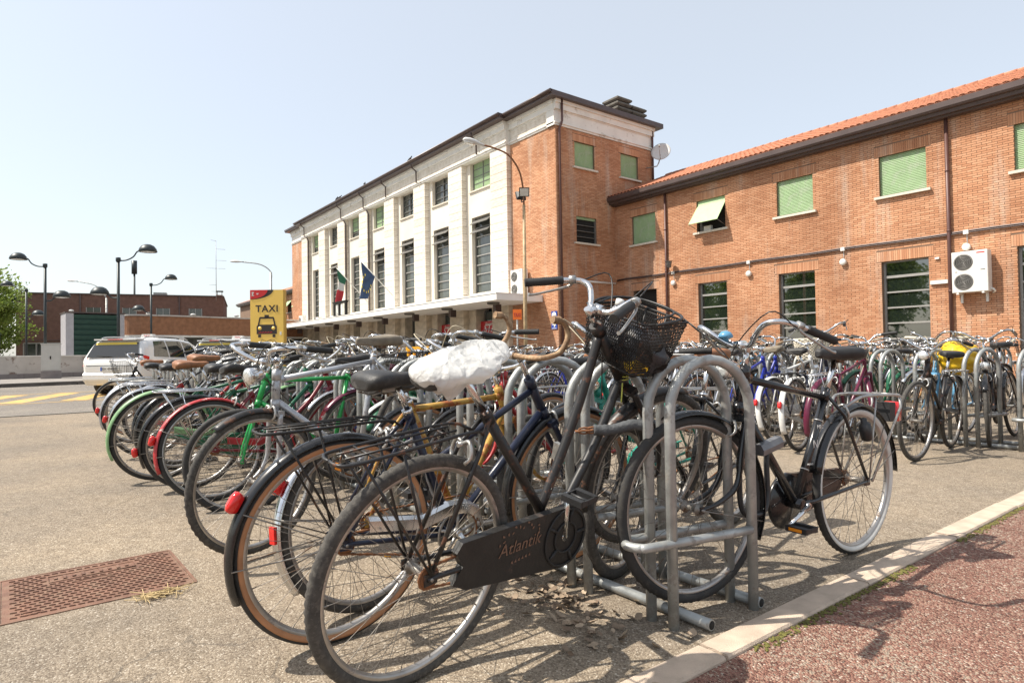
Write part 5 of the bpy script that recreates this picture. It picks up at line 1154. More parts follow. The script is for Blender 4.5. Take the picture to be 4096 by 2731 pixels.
        add('chain_guard', 'guard', MB().loft([[p+V(0, z, y) for y, z in ((cy-.022, -.02), (cy-.022, .018), (cy-.01, .03), (cy+.006, .03), (cy+.006, .024), (cy-.016, .012), (cy-.016, -.02))] for p in ([rh+V(.08, .05), bb+V(-.16, .075), bb+V(-.05, .102), bb+V(.03, .100), bb+V(.085, .065), bb+V(.108, .0)])], smooth=False))
    elif cg == 'disc':
        add('chain_guard', 'guard', MB().lathe([(0, .014), (.118, .010), (.125, 0), (.118, -.012), (0, -.016)], 32, T(bb+V(0, 0, cy)) @ RX(rad(90))).prism([(bb.x, bb.z+.11), (bb.x-.02, bb.z+.118), (.06, R+.052), (.03, R+.02), (.06, R-.045), (bb.x, bb.z-.11)], cy-.012, cy+.010))
    # fenders
    if g.get('rf', True):
        add('rear_fender', 'fender', fender_mesh(R, rad(g.get('rf0', 30)), rad(g.get('rf1', 205)), g.get('fw', .056)).mesh('rear_fender'), False, None, T(rh))
        sm = MB(); aa = rad(g.get('rf1', 205)-18)
        for s in (-1, 1): sm.tube([rh+V(0, 0, s*.062), rh+V((R+.006)*math.cos(aa), (R+.006)*math.sin(aa), s*.026)], .0026, 5); sm.tube([rh+V(0, 0, s*.062), rh+V((R+.006)*math.cos(aa-.5), (R+.006)*math.sin(aa-.5), s*.026)], .0026, 5)
        add('fender_stay', 'chromeish', sm)
        if g.get('tail', True):
            ta = rad(g.get('ta', 162)); Mt = T(rh+V((R+.022)*math.cos(ta), (R+.022)*math.sin(ta))) @ RY(-ta)
            add('tail_light', 'red_lens', MB().loft([[(x, y*w, z*h) for y, z in ((-1, -.7), (-.6, -1), (.6, -1), (1, -.7), (1, .7), (.6, 1), (-.6, 1), (-1, .7))] for x, w, h in ((.0, .015, .028), (.018, .018, .034), (.030, .016, .031), (.036, .008, .018))], M=Mt), False, None)
    if g.get('ff', True):
        f0 = g.get('ff0', 35); f1 = g.get('ff1', 195)
        add('front_fender', 'fender', fender_mesh(R, rad(f0), rad(f1), g.get('fw', .056)).mesh('front_fender'), True, None, T(fh))
        sm = MB(); aa = rad(f1-12)
        for s in (-1, 1): sm.tube([fh+V(0, 0, s*.060), fh+V((R+.006)*math.cos(aa), (R+.006)*math.sin(aa), s*.026)], .0026, 5)
        add('fender_stay', 'chromeish', sm, True)
    # brakes
    if g.get('brakes', True) and lo < 2:
        for c, z0, nm, stt in ((cr, cr, 'front_brake', True), (rh+V(.04, R+.03), None, 'rear_brake', False)):
            b = MB(); ce = (fh if stt else rh); u = ((cr-fh) if stt else V(.14, R*.98)).normalized(); o = ce+u*(R+.03)+(V(.03, 0) if stt else V(0.02, 0))
            for s in (-1, 1): b.tube(spline([o, o+V(0, .012, s*.03), o+V(0, -.01, s*.046)-u*.02, o-u*.055+V(0, 0, s*.032)], 3), [.007]*4+[.0065]*3+[.006]*3, 6)
            b.tube([o+V(-.02, 0), o+V(.025, 0)], .008, 7); add(nm, 'alu', b, stt)
    if g.get('rack'):
        rk = MB(); zr = 2*R+.055; x0, x1 = .22, -.27
        for s in (-1, 1):
            rk.tube(spline([(x0, s*.025, zr-.03), (x0-.07, s*.055, zr), (-.1, s*.062, zr), (x1+.03, s*.06, zr), (x1, s*.03, zr), (x1, 0, zr)], 3), .0052, 6); rk.tube([(-.09, s*.062, zr), (0, s*.064, R+.02)], .0042, 6); rk.tube([(x1+.06, s*.06, zr), (-.005, s*.064, R+.02)], .0042, 6)
        for x in (.08, -.05, -.17): rk.tube([(x, -.06, zr), (x, .06, zr)], .0036, 5)
        for y in (-.022, .022): rk.tube([(x0-.1, y, zr+.004), (x1+.03, y, zr+.004)], .0034, 5)
        add('rack', 'rack', rk)
    if g.get('headlight'):
        p = ht+V(*g['hl']) if g.get('hl') else (hb+ax*.05+V(.09, 0) if g['headlight'] == 'low' else cl+V(.07, -.06))
        Mh = T(p) @ RY(rad(90)); add('headlight', 'chrome', MB().lathe([(0, -.075), (.018, -.068), (.032, -.045), (.040, -.01), (.042, .012), (.040, .016), (0, .016)], 18, Mh).tube([p+V(-.03, -.03), hb+ax*.03+V(.015, 0) if g['headlight'] == 'low' else cl], .005, 5), True)
        add('headlight_lens', 'lens', MB().lathe([(.037, .0165), (.036, .020), (.02, .026), (0, .028)], 16, Mh), False, 'headlight')
    if g.get('basket'):
        add('basket', 'basket', basket_mesh(g['basket'], cl+V(.075, g.get('bz', -.03))), True)
    if g.get('stand', False):
        add('kickstand', 'alu', MB().tube([bb+V(-.09, -.02, .02), bb+V(-.20, -.24, .12)], .0085, 6).tube([bb+V(-.20, -.24, .12), bb+V(-.23, -.262, .14)], .0095, 6))
    add('reflector', 'red_lens', MB().box(rh+V(-R-.02, .02), (.008, .04, .06))) if g.get('reflector') else None
    g['_cl'] = cl; g['_ax'] = (hb, ax); return P

def basket_mesh(kind, o, w=.31, d=.22, h=.19):
    """front basket: top rim centred at o + (d/2)"""
    mb = MB(); x0, x1 = o.x, o.x+d; zt, zb = o.z, o.z-h; k = .82
    def wall(P, nu, nv, r, diag):
        for i in range(nu+1):
            if diag:
                for sgn in (1, -1):
                    a = i/nu; b = a+sgn*diag; t = 1.0
                    if b < 0: t = a/(a-b); b = 0
                    if b > 1: t = (1-a)/(b-a); b = 1
                    mb.tube([P(a, 0), P(b, t)], r, 3, caps=False)
                    if t < 1 or True:
                        b0 = a-sgn*diag; t0 = 0
                        if b0 < 0: t0 = 1-a/(a-b0); b0 = 0
                        elif b0 > 1: t0 = 1-(1-a)/(b0-a); b0 = 1
                        if t0 > 0: mb.tube([P(b0, t0), P(a, 1)], r, 3, caps=False)
            else: mb.tube([P(i/nu, 0), P(i/nu, 1)], r, 4, caps=False)
        if not diag:
            for j in range(nv+1): mb.tube([P(i/nu, j/nv) for i in range(nu+1)], r*(1.5 if j == nv else 1), 4, caps=False)
    def corner(cx, cy, t): s = k+(1-k)*t; return Vector(((x0 if cx == 0 else x0+d*s), cy*w/2*s, zb+h*t))
    sides = [((0, -1), (1, -1)), ((1, -1), (1, 1)), ((1, 1), (0, 1)), ((0, 1), (0, -1))]
    for a, b in sides:
        P = lambda u, t, a=a, b=b: corner(*a, t)*(1-u)+corner(*b, t)*u
        if kind == 'mesh': wall(P, 28, 1, .0016, .30)
        else: wall(P, 9, 6, .0017, 0)
        mb.tube([P(0, 1), P(1, 1)], .0045, 6); mb.tube([P(0, 0), P(1, 0)], .003, 5)
    for i in range(9): mb.tube([corner(0, -1, 0)*(1-i/8)+corner(0, 1, 0)*i/8, corner(1, -1, 0)*(1-i/8)+corner(1, 1, 0)*i/8], .0017, 4, caps=False)
    if kind == 'mesh':
        for y in (-.05, .05): mb.tube([(x0+d*.5*1.7, y, zb), (x1+.001, y*1.1, zt)], .006, 5)
        for a, b in sides:
            mb.tube([corner(*a, .93), corner(*b, .93)], .003, 5)
    return mb

DEF = dict(paint='black', fork='paint', fender='black', rim='rim', tyre='rubber', sidewall='tan', chrome='chrome', chromeish='spoke', spoke='spoke', bar='chrome', grip='grip', saddle='saddle', alu='alu', cable='cable', bell='chrome', black='plastic_black', amber='amber', chain='rust', guard='black', red_lens='red_lens', rack='wire', lens='lens', basket='wire')
CACHE = {}
def bicycle(g, mats, pose, label, group, steer=0.0, skip=()):
    """pose = x, y, heading, lean, pitch, z (degrees)"""
    key = g['key']
    if key not in CACHE: CACHE[key] = (geo(g), g)
    parts, g = CACHE[key]; x, y, h, ln, pt, z = pose
    M = T((x, y, z)) @ RZ(rad(h)) @ RX(rad(ln)) @ RY(-rad(pt))
    root = E('bicycle', label, 'bicycle', M, group); hb, ax = g['_ax']
    MS_ = T(hb) @ Matrix.Rotation(rad(steer), 4, ax) @ T(-hb); made = {}
    md = dict(DEF); md.update(mats)
    for (nm, role, me, st_, par, Mp) in parts:
        if nm in skip: continue
        r = md[role]; r = md['paint'] if r == 'paint' else r
        m = Mp if Mp is not None else Matrix.Identity(4)
        if st_ : m = MS_ @ m
        ob = O(nm, me, mt[r], made[par] if par else root, m); made[nm] = ob
        if par and par in ('handlebar', 'headlight', 'saddle', 'chain_guard'): 
            if par == 'saddle': ob.matrix_basis = Matrix.Identity(4)
    return root, made, M, MS_

def G(key, **k):
    d = dict(key=key, R=.345, L=1.08, bb=(.45, .29), sc=(.27, .74), ht=(.84, .87), hb=(.885, .73), sa=(.21, .93), frame='diamond', bar='upright'); d.update(k); return d
# ---------- foreground individuals
HERO = 'bicycles in the nearest rack'
mt['tape'] = material('worn_brown_bar_tape', (.30, .185, .10), .75, 0, .35, 25, .3, 90, wear=(.42, .30, .18), wamt=.42, wscale=30)
mt['guard_black'] = material('worn_black_plastic', (.016, .015, .014), .5, 0, .25, 14, .15, 60, wear=(.05, .035, .028), wamt=.36, wscale=12)
gA = G('A', R=.352, L=1.19, tr=.021, tread=1, bb=(.575, .285), sc=(.245, .79), ht=(.775, 1.0), hb=(.945, .775), sa=(.15, .955), frame='step', bar='tall', guard='case', rack=True, rf=False, ff0=70, ff1=215, saddle='long', basket='mesh', quill=.085, ext=.05, bz=-.02, crank=-1.55, tube=1.12)
A_, mA, MA, MSA = bicycle(gA, dict(paint='old_black', fork='old_black', fender='old_black', tyre='dusty', guard='guard_black', rack='old_black'), (-1.711, .92, 97, 10, 6.5, .002), 'old black step-through bicycle with mesh front basket and lettered chain guard', HERO, -13)
cg = mA['chain_guard']
lm = text_mesh('Atlantik', .06, .25, .0003); mt['decal'] = material('worn_gold_lettering', (.17, .095, .062), .7, 0, .4, 60)
O('lettering', lm, mt['decal'], cg, T((.352, -.0662, .335)) @ RY(rad(3)) @ RX(rad(90)))
orn = MB(); random.seed(8)
for q in range(14):
    a = rad(20+q*10); r = .088+.010*(q % 3); cxx, czz = .352+r*1.05*math.cos(a), .328+r*.72*math.sin(a)
    orn.prism([(cxx+.007*math.cos(k*1.257+q)*(1 if k % 2 else .5), czz+.007*math.sin(k*1.257+q)*(1 if k % 2 else .5)) for k in range(5)], -.0664, -.0658)
for q in range(6): orn.prism([(.31+q*.016, .285), (.32+q*.016, .281), (.318+q*.016, .293)], -.0664, -.0658)
O('ornament', orn, mt['decal'], cg)

gB = G('B', R=.35, L=1.09, bb=(.45, .29), sc=(.264, .767), ht=(.842, .841), hb=(.925, .69), sa=(.207, .915), frame='mixte', bar='drop', wall='both', tail=True, rf0=20, rf1=200, ff0=60, ff1=190, rack=True, quill=.13, ext=-.03, saddle='wide', ta=150, crank=2.2, guard='bar', tube=1.05)
bicycle(gB, dict(paint='navy', fork='navy', fender='black', guard='chrome', bar='tape', grip='tape', cable='cable_white', rack='wire'), (-2.109, .83, 91, 4, 1.6, 0), 'navy bicycle with tan walled tyres, black mudguards and rusty drop handlebar', HERO, -4)
gC = G('C', R=.335, L=1.04, bb=(.47, .27), sc=(.265, .78), ht=(.80, .81), hb=(.835, .69), sa=(.22, .88), frame='diamond', bar='flat', guard=None, rf0=95, rf1=215, ff=False, saddle='long', ta=150, reflector=True, crank=.3, fw=.05)
bicycle(gC, dict(paint='gold', fork='gold', fender='chrome', tyre='dusty', rim='rim', chrome='chrome'), (-2.29, 1.01, 98, -6, 0, 0), 'rusty golden bicycle with chrome rear mudguard and oval red reflector', HERO, 10)
gD = G('D', R=.345, L=1.045, bb=(.45, .29), sc=(.29, .86), ht=(.875, .86), hb=(.90, .70), sa=(.255, .965), frame='diamond', bar='upright', headlight='high', ff0=60, ff1=170, rf=False, saddle='long', quill=.07, ext=.08, crank=.2, tread=2, tube=1.08, stilt=-8)
bicycle(gD, dict(paint='silver', fork='silver', fender='old_black', saddle='grey_saddle', tyre='dusty'), (-3.435, 1.90, -79, -3.5, -7.6, .165), 'silver grey bicycle pointing at the road with black front mudguard', HERO, 6)
gE = G('E', L=1.08, sc=(.272, .83), ht=(.86, .88), hb=(.935, .70), sa=(.22, .95), frame='diamond', bar='flat', rf=False, ff=False, saddle='long', crank=.8, tread=2, tr=.022)
bicycle(gE, dict(paint='green', fork='green', tyre='rubber'), (-4.4, 2.16, -88, 1.6, -5, .05), 'bright green bicycle pointing at the road with black tape on its top tube', HERO, -8)
gF = G('F', frame='step', bar='upright', rf0=25, rf1=200, ff=True, guard='bar', saddle='wide', rack=False, ta=165, headlight='low')
bicycle(gF, dict(paint='dark_red', fork='dark_red', fender='red_fender', guard='red', saddle='saddle'), (-4.687, .962, 92, -8, 0, 0), 'red bicycle with scratched red rear mudguard and red tail lamp', HERO, 14)
gG = G('G', frame='diamond', bar='upright', rf0=25, rf1=205, ff=True, guard='disc', rack=True, saddle='wide', tail=True, ta=185, headlight='low')
bicycle(gG, dict(paint='dark_green', fork='dark_green', fender='black', guard='dark_green', rack='chrome'), (-5.25, .925, 90, 4.5, 0, 0), 'dark green bicycle with black mudguards and chrome carrier', HERO, -6)
gH = G('H', R=.36, frame='diamond', bar='upright', rf0=25, rf1=205, ff=True, guard='bar', saddle='wide', tail=False, sa=(.21, .96), fw=.062)
bicycle(gH, dict(paint='dark_green', fork='black', fender='mint', guard='mint', saddle='brown_saddle'), (-5.789, .783, 92, 6, 0, 0), 'bicycle with pale green mudguards and brown leather saddle', HERO, 5)
gI = G('I', frame='step', bar='upright', rf0=25, rf1=205, guard='bar', rack=True, saddle='wide', headlight='low', ta=170)
bicycle(gI, dict(paint='red', fork='red', fender='chrome', guard='chrome', rack='chrome'), (-7.25, .88, 90, 8, 0, 0), 'red step-through bicycle with dull chrome mudguards and carrier', HERO, -10)
bicycle(gI, dict(paint='grey', fork='grey', fender='silver', guard='grey', rack='galv', tyre='dusty'), (-8.5, .898, 90, 4, 0, 0), 'grey step-through bicycle with silver mudguards at the far end of the near rack', HERO, 6)
gJ = G('J', frame='step', bar='upright', rf=True, ff=False, guard='bar', rack=True, saddle='wide', basket='wire')
bicycle(gJ, dict(paint='black', fork='black', guard='black', grip='grip'), (-11.6, 2.05, -88, -8, 0, 0), 'black bicycle with black wire basket nearest the white taxi', HERO, 12)
gK = G('K', R=.35, L=1.15, tr=.021, tread=2, bb=(.50, .296), sc=(.265, .775), ht=(.874, .875), hb=(.908, .714), sa=(.205, .972), frame='diamond', bar='upright', guard='disc', rf0=10, rf1=178, ff0=70, ff1=205, rack=False, saddle='wide', headlight='low', bell=-1, quill=.10, ext=.04, wall='rear', tail=False, tube=1.15, crank=-.35, hl=(.10, .0), fw=.066, btilt=-6, stilt=-2)
K_, mK, MK, MSK = bicycle(gK, dict(paint='black', fork='black', fender='black', sidewall='white_wall', rim='rim', bell='light_blue', guard='black'), (-1.425, 3.11, -92.8, -1.3, 1.7, 0), 'glossy black roadster with whitewall rear tyre, chrome handlebar and blue bell', HERO, -8)
# K: carrier, lamp, lock, dynamo, decals
mb = MB(); zr = .755
for s in (-1, 1):
    mb.tube(spline([(.17, s*.03, .70), (.10, s*.055, .74), (.02, s*.065, zr), (-.22, s*.068, zr), (-.30, s*.066, zr-.01)], 3), .0075, 7); mb.tube([(-.29, s*.066, zr-.01), (-.30, s*.068, zr-.06), (-.02, s*.07, .352)], .0065, 7); mb.tube([(-.06, s*.066, zr), (0, s*.068, .37)], .004, 6)
for x in (-.05, -.13, -.21, -.29): mb.tube([(x, -.066, zr), (x, .066, zr)], .005, 6)
for y in (-.02, .02): mb.tube([(.06, y, zr+.006), (-.29, y, zr)], .0035, 5)
O('carrier', mb, mt['alu'], K_)
O('tail_light', MB().loft([[(x, y*w, z*h) for y, z in ((-1, -1), (1, -1), (1, 1), (-1, 1))] for x, w, h in ((-.325, .028, .04), (-.36, .034, .05), (-.395, .030, .044), (-.405, .02, .03))], M=T((0, 0, .665))), mt['red_lens'], K_)
O('lamp_housing', MB().loft([[(x, y*.032, .665+z*.048) for y, z in ((-1, -1), (1, -1), (1, 1), (-1, 1))] for x in (-.27, -.324)], smooth=False), mt['plastic_black'], K_)
O('dynamo', MB().lathe([(0, -.05), (.024, -.048), (.027, -.02), (.027, .03), (.014, .036), (.014, .055), (0, .056)], 14, T((.06, .075, .60)) @ RY(rad(20))), mt['plastic_black'], K_)
mb = MB(); mb.tube(spline([(.72, .01, .56), (.745, .02, .50), (.75, .03, .36), (.79, .04, .305), (.86, .045, .30), (.915, .04, .315), (.93, .03, .37), (.925, .02, .52)], 5), .0115, 8); ul = O('u_lock', mb, mt['plastic_black'], None, MK, 'black shackle lock through the frame and front wheel of the black roadster', 'lock')
O('lock_body', MB().loft([[(x, y, z) for y, z in ((-.02, -.022), (.02, -.022), (.024, .0), (.014, .022), (-.014, .022), (-.024, 0))] for x in (-.07, .07)], M=T((.745, .03, .565)) @ RY(rad(12)), smooth=False), mt['grey'], ul)
wd = material('white_decal', (.6, .6, .58), .5)
def tube_text(txt, size, p, d, off, name='decal'):   # lettering on the left side of a tube running along d
    dv = Vector((d[0], 0, d[1])).normalized(); up = Vector((0, 1, 0)).cross(dv)*-1
    M = Matrix.Identity(4)
    xx, yy, zz = dv, Vector((0, 1, 0)).cross(dv), Vector((0, 1, 0))
    for i in range(3): M[i][0], M[i][1], M[i][2] = xx[i], yy[i], zz[i]
    O(name, text_mesh(txt, size, 0, .0004), wd, mK['frame'], T((p[0], off, p[1])) @ M)
sdK = Vector((.265-.50, .775-.296))
tube_text('MEC BIKES', .024, (.40, .782), (-.575, -.078), .0172)
for q, (t, s_) in enumerate((('MEC', .026), ('N', .05), ('MILANO', .012))):
    pz = .62-.075*q-.01*(q == 2); fx = .50+(pz-.296)*(-.235/.479); tube_text(t, s_, (fx, pz), (-1, 0), .0188)
for pz in (.645, .435): fx = .50+(pz-.296)*(-.235/.479); O('band', MB().ring([(.0182, -.003), (.0190, -.003), (.0190, .003), (.0182, .003)], 20, M=T((fx, 0, pz)) @ RY(rad(-26)) @ RX(rad(90))), mt['alu'], mK['frame'])
# A: plastic bag over the saddle, basket contents, chain lock, string
mt['bag'] = material('white_plastic_film', (.80, .80, .78), .28, 0, .04, 8); _b = mt['bag'].node_tree.nodes['Principled BSDF']
_N = mt['bag'].node_tree.nodes; _L = mt['bag'].node_tree.links; _tc = _N.new('ShaderNodeTexCoord')
_n1 = _N.new('ShaderNodeTexNoise'); _n1.inputs['Scale'].default_value = 9; _n1.inputs['Detail'].default_value = 4; _L.new(_tc.outputs['Object'], _n1.inputs['Vector'])
_va = _N.new('ShaderNodeVectorMath'); _va.operation = 'MULTIPLY_ADD'; _va.inputs[1].default_value = (.12, .12, .12); _L.new(_n1.outputs['Color'], _va.inputs[0]); _L.new(_tc.outputs['Object'], _va.inputs[2])
_bn = None
for _sc, _st in ((13, .42), (30, .2)):
    _vo = _N.new('ShaderNodeTexVoronoi'); _vo.feature = 'DISTANCE_TO_EDGE'; _vo.inputs['Scale'].default_value = _sc; _L.new(_va.outputs[0], _vo.inputs['Vector'])
    _mr = _N.new('ShaderNodeMapRange'); _mr.inputs[1].default_value = 0; _mr.inputs[2].default_value = .30; _mr.inputs[3].default_value = 1; _mr.inputs[4].default_value = 0; _L.new(_vo.outputs[0], _mr.inputs[0])
    _bp = _N.new('ShaderNodeBump'); _bp.inputs['Strength'].default_value = _st; _bp.inputs['Distance'].default_value = .012 if _sc < 20 else .005; _L.new(_mr.outputs[0], _bp.inputs['Height'])
    if _bn: _L.new(_bn, _bp.inputs['Normal'])
    _bn = _bp.outputs[0]
_L.new(_bn, _b.inputs['Normal']); _tr = _N.new('ShaderNodeBsdfTranslucent'); _tr.inputs[0].default_value = (.8, .8, .77, 1); _ms = _N.new('ShaderNodeMixShader'); _ms.inputs[0].default_value = .42
_L.new(_b.outputs[0], _ms.inputs[1]); _L.new(_tr.outputs[0], _ms.inputs[2]); _L.new(_ms.outputs[0], _N['Material Output'].inputs[0])
def crumple(c, r, seed, amp, n=72, m=48, fr=9):
    vs = []; fs = []
    for i in range(m+1):
        t = math.pi*i/m
        for j in range(n):
            a = 2*math.pi*j/n; d = Vector((math.sin(t)*math.cos(a), math.sin(t)*math.sin(a), math.cos(t))); q = d*1.0+Vector((seed, seed*.7, 0))
            k = 1+amp*(.55*(1-2*abs(noise.noise(q*1.7)))+.3*(1-2*abs(noise.noise(q*3.6)))+.15*(1-2*abs(noise.noise(q*7))))-amp*.3
            vs.append((c[0]+r[0]*d.x*k, c[1]+r[1]*d.y*k, c[2]+r[2]*d.z*k))
    for i in range(m):
        for j in range(n): fs.append((i*n+j, (i+1)*n+j, (i+1)*n+(j+1) % n, i*n+(j+1) % n))
    return vs, fs
def bag_mesh():
    """thin film pulled over a saddle: flat wrinkled top, puffed rim, skirt of loose folds"""
    n, m = 200, 60; vs = []; fs = []
    def rid(x, y, z, f): return 1-2*abs(noise.noise(Vector((x*f, y*f, z*f))))
    for i in range(m+1):
        s = i/m
        for j in range(n):
            a = 2*math.pi*j/n; c, sn = math.cos(a), math.sin(a)
            L = .152; W = .110*(1-.42*max(0, c)**1.5)          # plan outline: wide rear, narrower nose
            if s < .5:
                u = s/.5; x, y, z = L*c*u, W*sn*u, .030*(1-u**2.6)
            else:
                u = (s-.5)/.5; pl_ = .5+.5*math.sin(a*7+2.2*noise.noise(Vector((c*2, sn*2, 1)))); hang = .050+.028*math.sin(a*2+.8)+.020*pl_
                puff = 1+.13*math.sin(math.pi*min(1, u*1.25))-.30*u*u+.10*(pl_-.5)*u
                x, y, z = L*c*puff, W*sn*puff, -hang*u
            z += .020*c*c*(1 if c > 0 else .6)
            k = .0055*rid(x, y, z, 13)+.0028*rid(x+3, y, z, 27)+.0008*rid(x+7, y, z, 62)
            d = Vector((c*min(1, s*1.6), sn*min(1, s*1.6), max(.15, 1-s*1.3))).normalized()
            vs.append(Vector((x, y, z))+d*k)
    for i in range(m):
        for j in range(n): fs.append((i*n+j, (i+1)*n+j, (i+1)*n+(j+1) % n, i*n+(j+1) % n))
    return MB().add(vs, fs, True)
O('plastic_bag', bag_mesh(), mt['bag'], None, MA @ T((.16, 0, .962)) @ RY(rad(-6)), 'crumpled white plastic bag tied over the saddle of the old black bicycle', 'bag')
clA = gA['_cl']; bo = clA+Vector((.075+.12, 0, -.01-.13))
MBk = MA @ MSA
def stuff_in(name, vs_fs, mat, M, label, cat): O(name, MB().add(*vs_fs, True), mat, None, M, label, cat)
mt['dark_bag'] = material('dark_bag', (.03, .03, .035), .4, 0, .3, 20, .3, 60); mt['yellow_bag'] = material('yellow_bag', (.75, .48, .02), .45, 0, .1, 10, .2, 60); mt['grey_bag'] = material('grey_bag', (.35, .36, .36), .4, 0, .2, 10, .2, 60)
stuff_in('plastic_bag', crumple((0, 0, 0), (.10, .14, .09), 1.3, .3, 40, 28), mt['dark_bag'], MBk @ T(bo+Vector((0, 0, -.02))), 'dark crumpled bag inside the mesh basket', 'bag')
stuff_in('crisp_packet', crumple((0, 0, 0), (.05, .04, .035), 2.3, .4, 30, 20), mt['yellow_bag'], MBk @ T(bo+Vector((-.045, -.085, -.05))), 'yellow crumpled packet low inside the mesh basket', 'packet')
stuff_in('paper_bag', crumple((0, 0, 0), (.06, .06, .05), 4.3, .4, 30, 20), mt['grey_bag'], MBk @ T(bo+Vector((-.06, .07, -.03))), 'pale crumpled bag in the rear of the mesh basket', 'bag')
mt['pet'] = material('cloudy_bottle', (.62, .62, .66), .15, 0, .05, 10, trans=.35)
bt = O('bottle', MB().lathe([(0, 0), (.030, 0), (.033, .01), (.033, .15), (.030, .175), (.016, .20), (.013, .205), (.013, .212), (0, .212)], 18), mt['pet'], None, MBk @ T(bo+Vector((-.075, .065, -.06))) @ RX(rad(10)), 'small cloudy plastic bottle standing in the mesh basket', 'bottle')
O('bottle_cap', MB().lathe([(.0155, .205), (.0155, .228), (0, .229)], 16), mt['plastic_white'], bt)
# cables looped round the basket rim and the yellow string
mb = MB(); zr_ = clA.z-.005; xx = clA.x+.075
mb.tube(spline([(xx+.0, .14, zr_-.01), (xx+.10, .165, zr_+.002), (xx+.21, .12, zr_+.005), (xx+.235, -.03, zr_+.002), (xx+.19, -.15, zr_+.0), (xx+.04, -.172, zr_-.012)], 6), .006, 6); mb.tube(spline([(xx+.0, .10, zr_+.002), (xx+.12, .13, zr_+.012), (xx+.2, .06, zr_+.016), (xx+.2, -.1, zr_+.010), (xx+.05, -.15, zr_+.0)], 6), .0045, 6)
O('cable_coil', mb, mt['cable'], None, MBk, 'black cable looped round the rim of the mesh basket', 'cable')
mt['string'] = material('yellow_string', (.50, .55, .12), .8); hbA, axA = gA['_ax']
mb = MB(); c = hbA+axA*.01; mb.tube([c+Vector((.026*math.cos(t), .026*math.sin(t), .002*t)) for t in np.linspace(0, 12.6, 30)], .0028, 5); mb.tube(spline([c+Vector((-.02, -.03, 0)), c+Vector((-.03, -.045, -.03)), c+Vector((-.03, -.05, -.07))], 4), .0028, 5)
O('string', mb, mt['string'], None, MBk, 'yellow green string knotted round the head tube of the old black bicycle', 'string')
mt['sleeve'] = material('grey_fabric_sleeve', (.075, .08, .085), .85, 0, .3, 25, .5, 90)
M1 = MA.to_3x3(); pa = Vector((-1.70, 1.585, .69)); pb = Vector((-1.555, 1.80, .70)); md_ = (pa+pb)/2+Vector((0, 0, -.01))
cl_ = E('chain_lock', 'chain lock in a grey fabric sleeve tying the black bicycle to a hoop', 'lock', T(pa))
pts = [p-pa for p in spline([pa+(pb-pa)*.22, md_+Vector((0, 0, .008)), pa+(pb-pa)*.8+Vector((0, 0, .012)), pb], 9)]
O('sleeve', MB().tube(pts, [.020+.005*noise.noise(Vector((i*1.3, 0, 5))) for i in range(len(pts))], 12), mt['sleeve'], cl_)
for q in range(4):
    c = (pb-pa)*(.03+.055*q); d = (pb-pa).normalized(); u = Vector((0, 0, 1)) if q % 2 else d.cross(Vector((0, 0, 1))).normalized()
    O('chain_link', MB().tube([c+d*.022*math.cos(t)+u*.011*math.sin(t) for t in np.linspace(0, 2*math.pi, 13)[:-1]], .0036, 6, closed=True), mt['rust'], cl_)
O('shackle', MB().tube(spline([(0, 0, 0), (-.01, -.03, -.01), (-.03, -.04, -.04), (-.05, -.02, -.06)], 4), .004, 6), mt['chrome'], cl_); O('padlock', MB().box((-.06, -.03, -.10), (.035, .02, .065), RY(rad(15))), mt['alu'], cl_)

# ------------------------------------------------------------------ racks
TR = .0195; SLN = rad(-12); HW = .19; HH = .945
hp = [Vector((0, -HW, 0)), Vector((0, -HW, HH-HW))]+[Vector((0, -HW*math.cos(t), HH-HW+HW*math.sin(t))) for t in np.linspace(0, math.pi, 13)][1:-1]+[Vector((0, HW, HH-HW)), Vector((0, HW, 0))]
hoop = MB().tube(hp, TR, 12).mesh('hoop')
ub = MB().tube(spline([(-.055, .19, .30), (-.055, -.25, .30), (-.045, -.31, .30), (0, -.335, .30), (.045, -.31, .30), (.055, -.25, .30), (.055, .19, .30)], 5), .0165, 10).mesh('wheel_bar')
ub2 = MB().tube(spline([(-.055, -.19, .30), (-.055, .25, .30), (-.045, .31, .30), (0, .335, .30), (.045, .31, .30), (.055, .25, .30), (.055, -.19, .30)], 5), .0165, 10).mesh('wheel_bar')
REND = MB().lathe([(0, 0), (.0155, 0), (.0155, .0006), (0, .0006)], 12, RY(rad(90))).mesh('rail_hollow_shade')  # dark disc paints the shade inside the hollow tube end
def rack(x_right, yc, pairs, pitch, label, bars=True):
    ln = pairs*pitch; rk = E('bike_rack', label, 'bike rack', T((x_right, yc, 0)), 'galvanised hoop racks')
    rl = MB().tube([(.06, 0, .024), (-ln+.08, 0, .024)], .0195, 12).mesh('rail')
    for y in (-.105, .205):
        rr_ = O('rail', rl, mt['galv'], rk, T((0, y, 0)))
        O('rail_hollow_shade', REND, mt['dark'], rr_, T((.0605, 0, .024)))
    for k in range(pairs):
        x = -pitch*k-.05
        for dx in (-.05, .05): O('hoop', hoop, mt['galv'], rk, T((x+dx, 0, 0)) @ RZ(SLN))
        if bars: O('wheel_bar', ub if k % 2 == 0 else ub2, mt['galv'], rk, T((x, 0, 0)) @ RZ(SLN))
    return rk
rnd_ = ('nearest', 'second', 'third', 'fourth', 'fifth', 'sixth', 'seventh')
for i in range(5): rack(-1.40-i*2.60, 1.97, 6, .43, 'galvanised hoop rack of the front row, %s from the kerb' % rnd_[i])
for i in range(7): rack(.95-i*2.60, 7.4, 6, .43, 'galvanised hoop rack of the second row, %s from the right edge' % rnd_[i])
for i in range(5): rack(-2.4-i*2.60, 12.4, 6, .43, 'galvanised hoop rack of the third row, %s from the right' % rnd_[i], False)

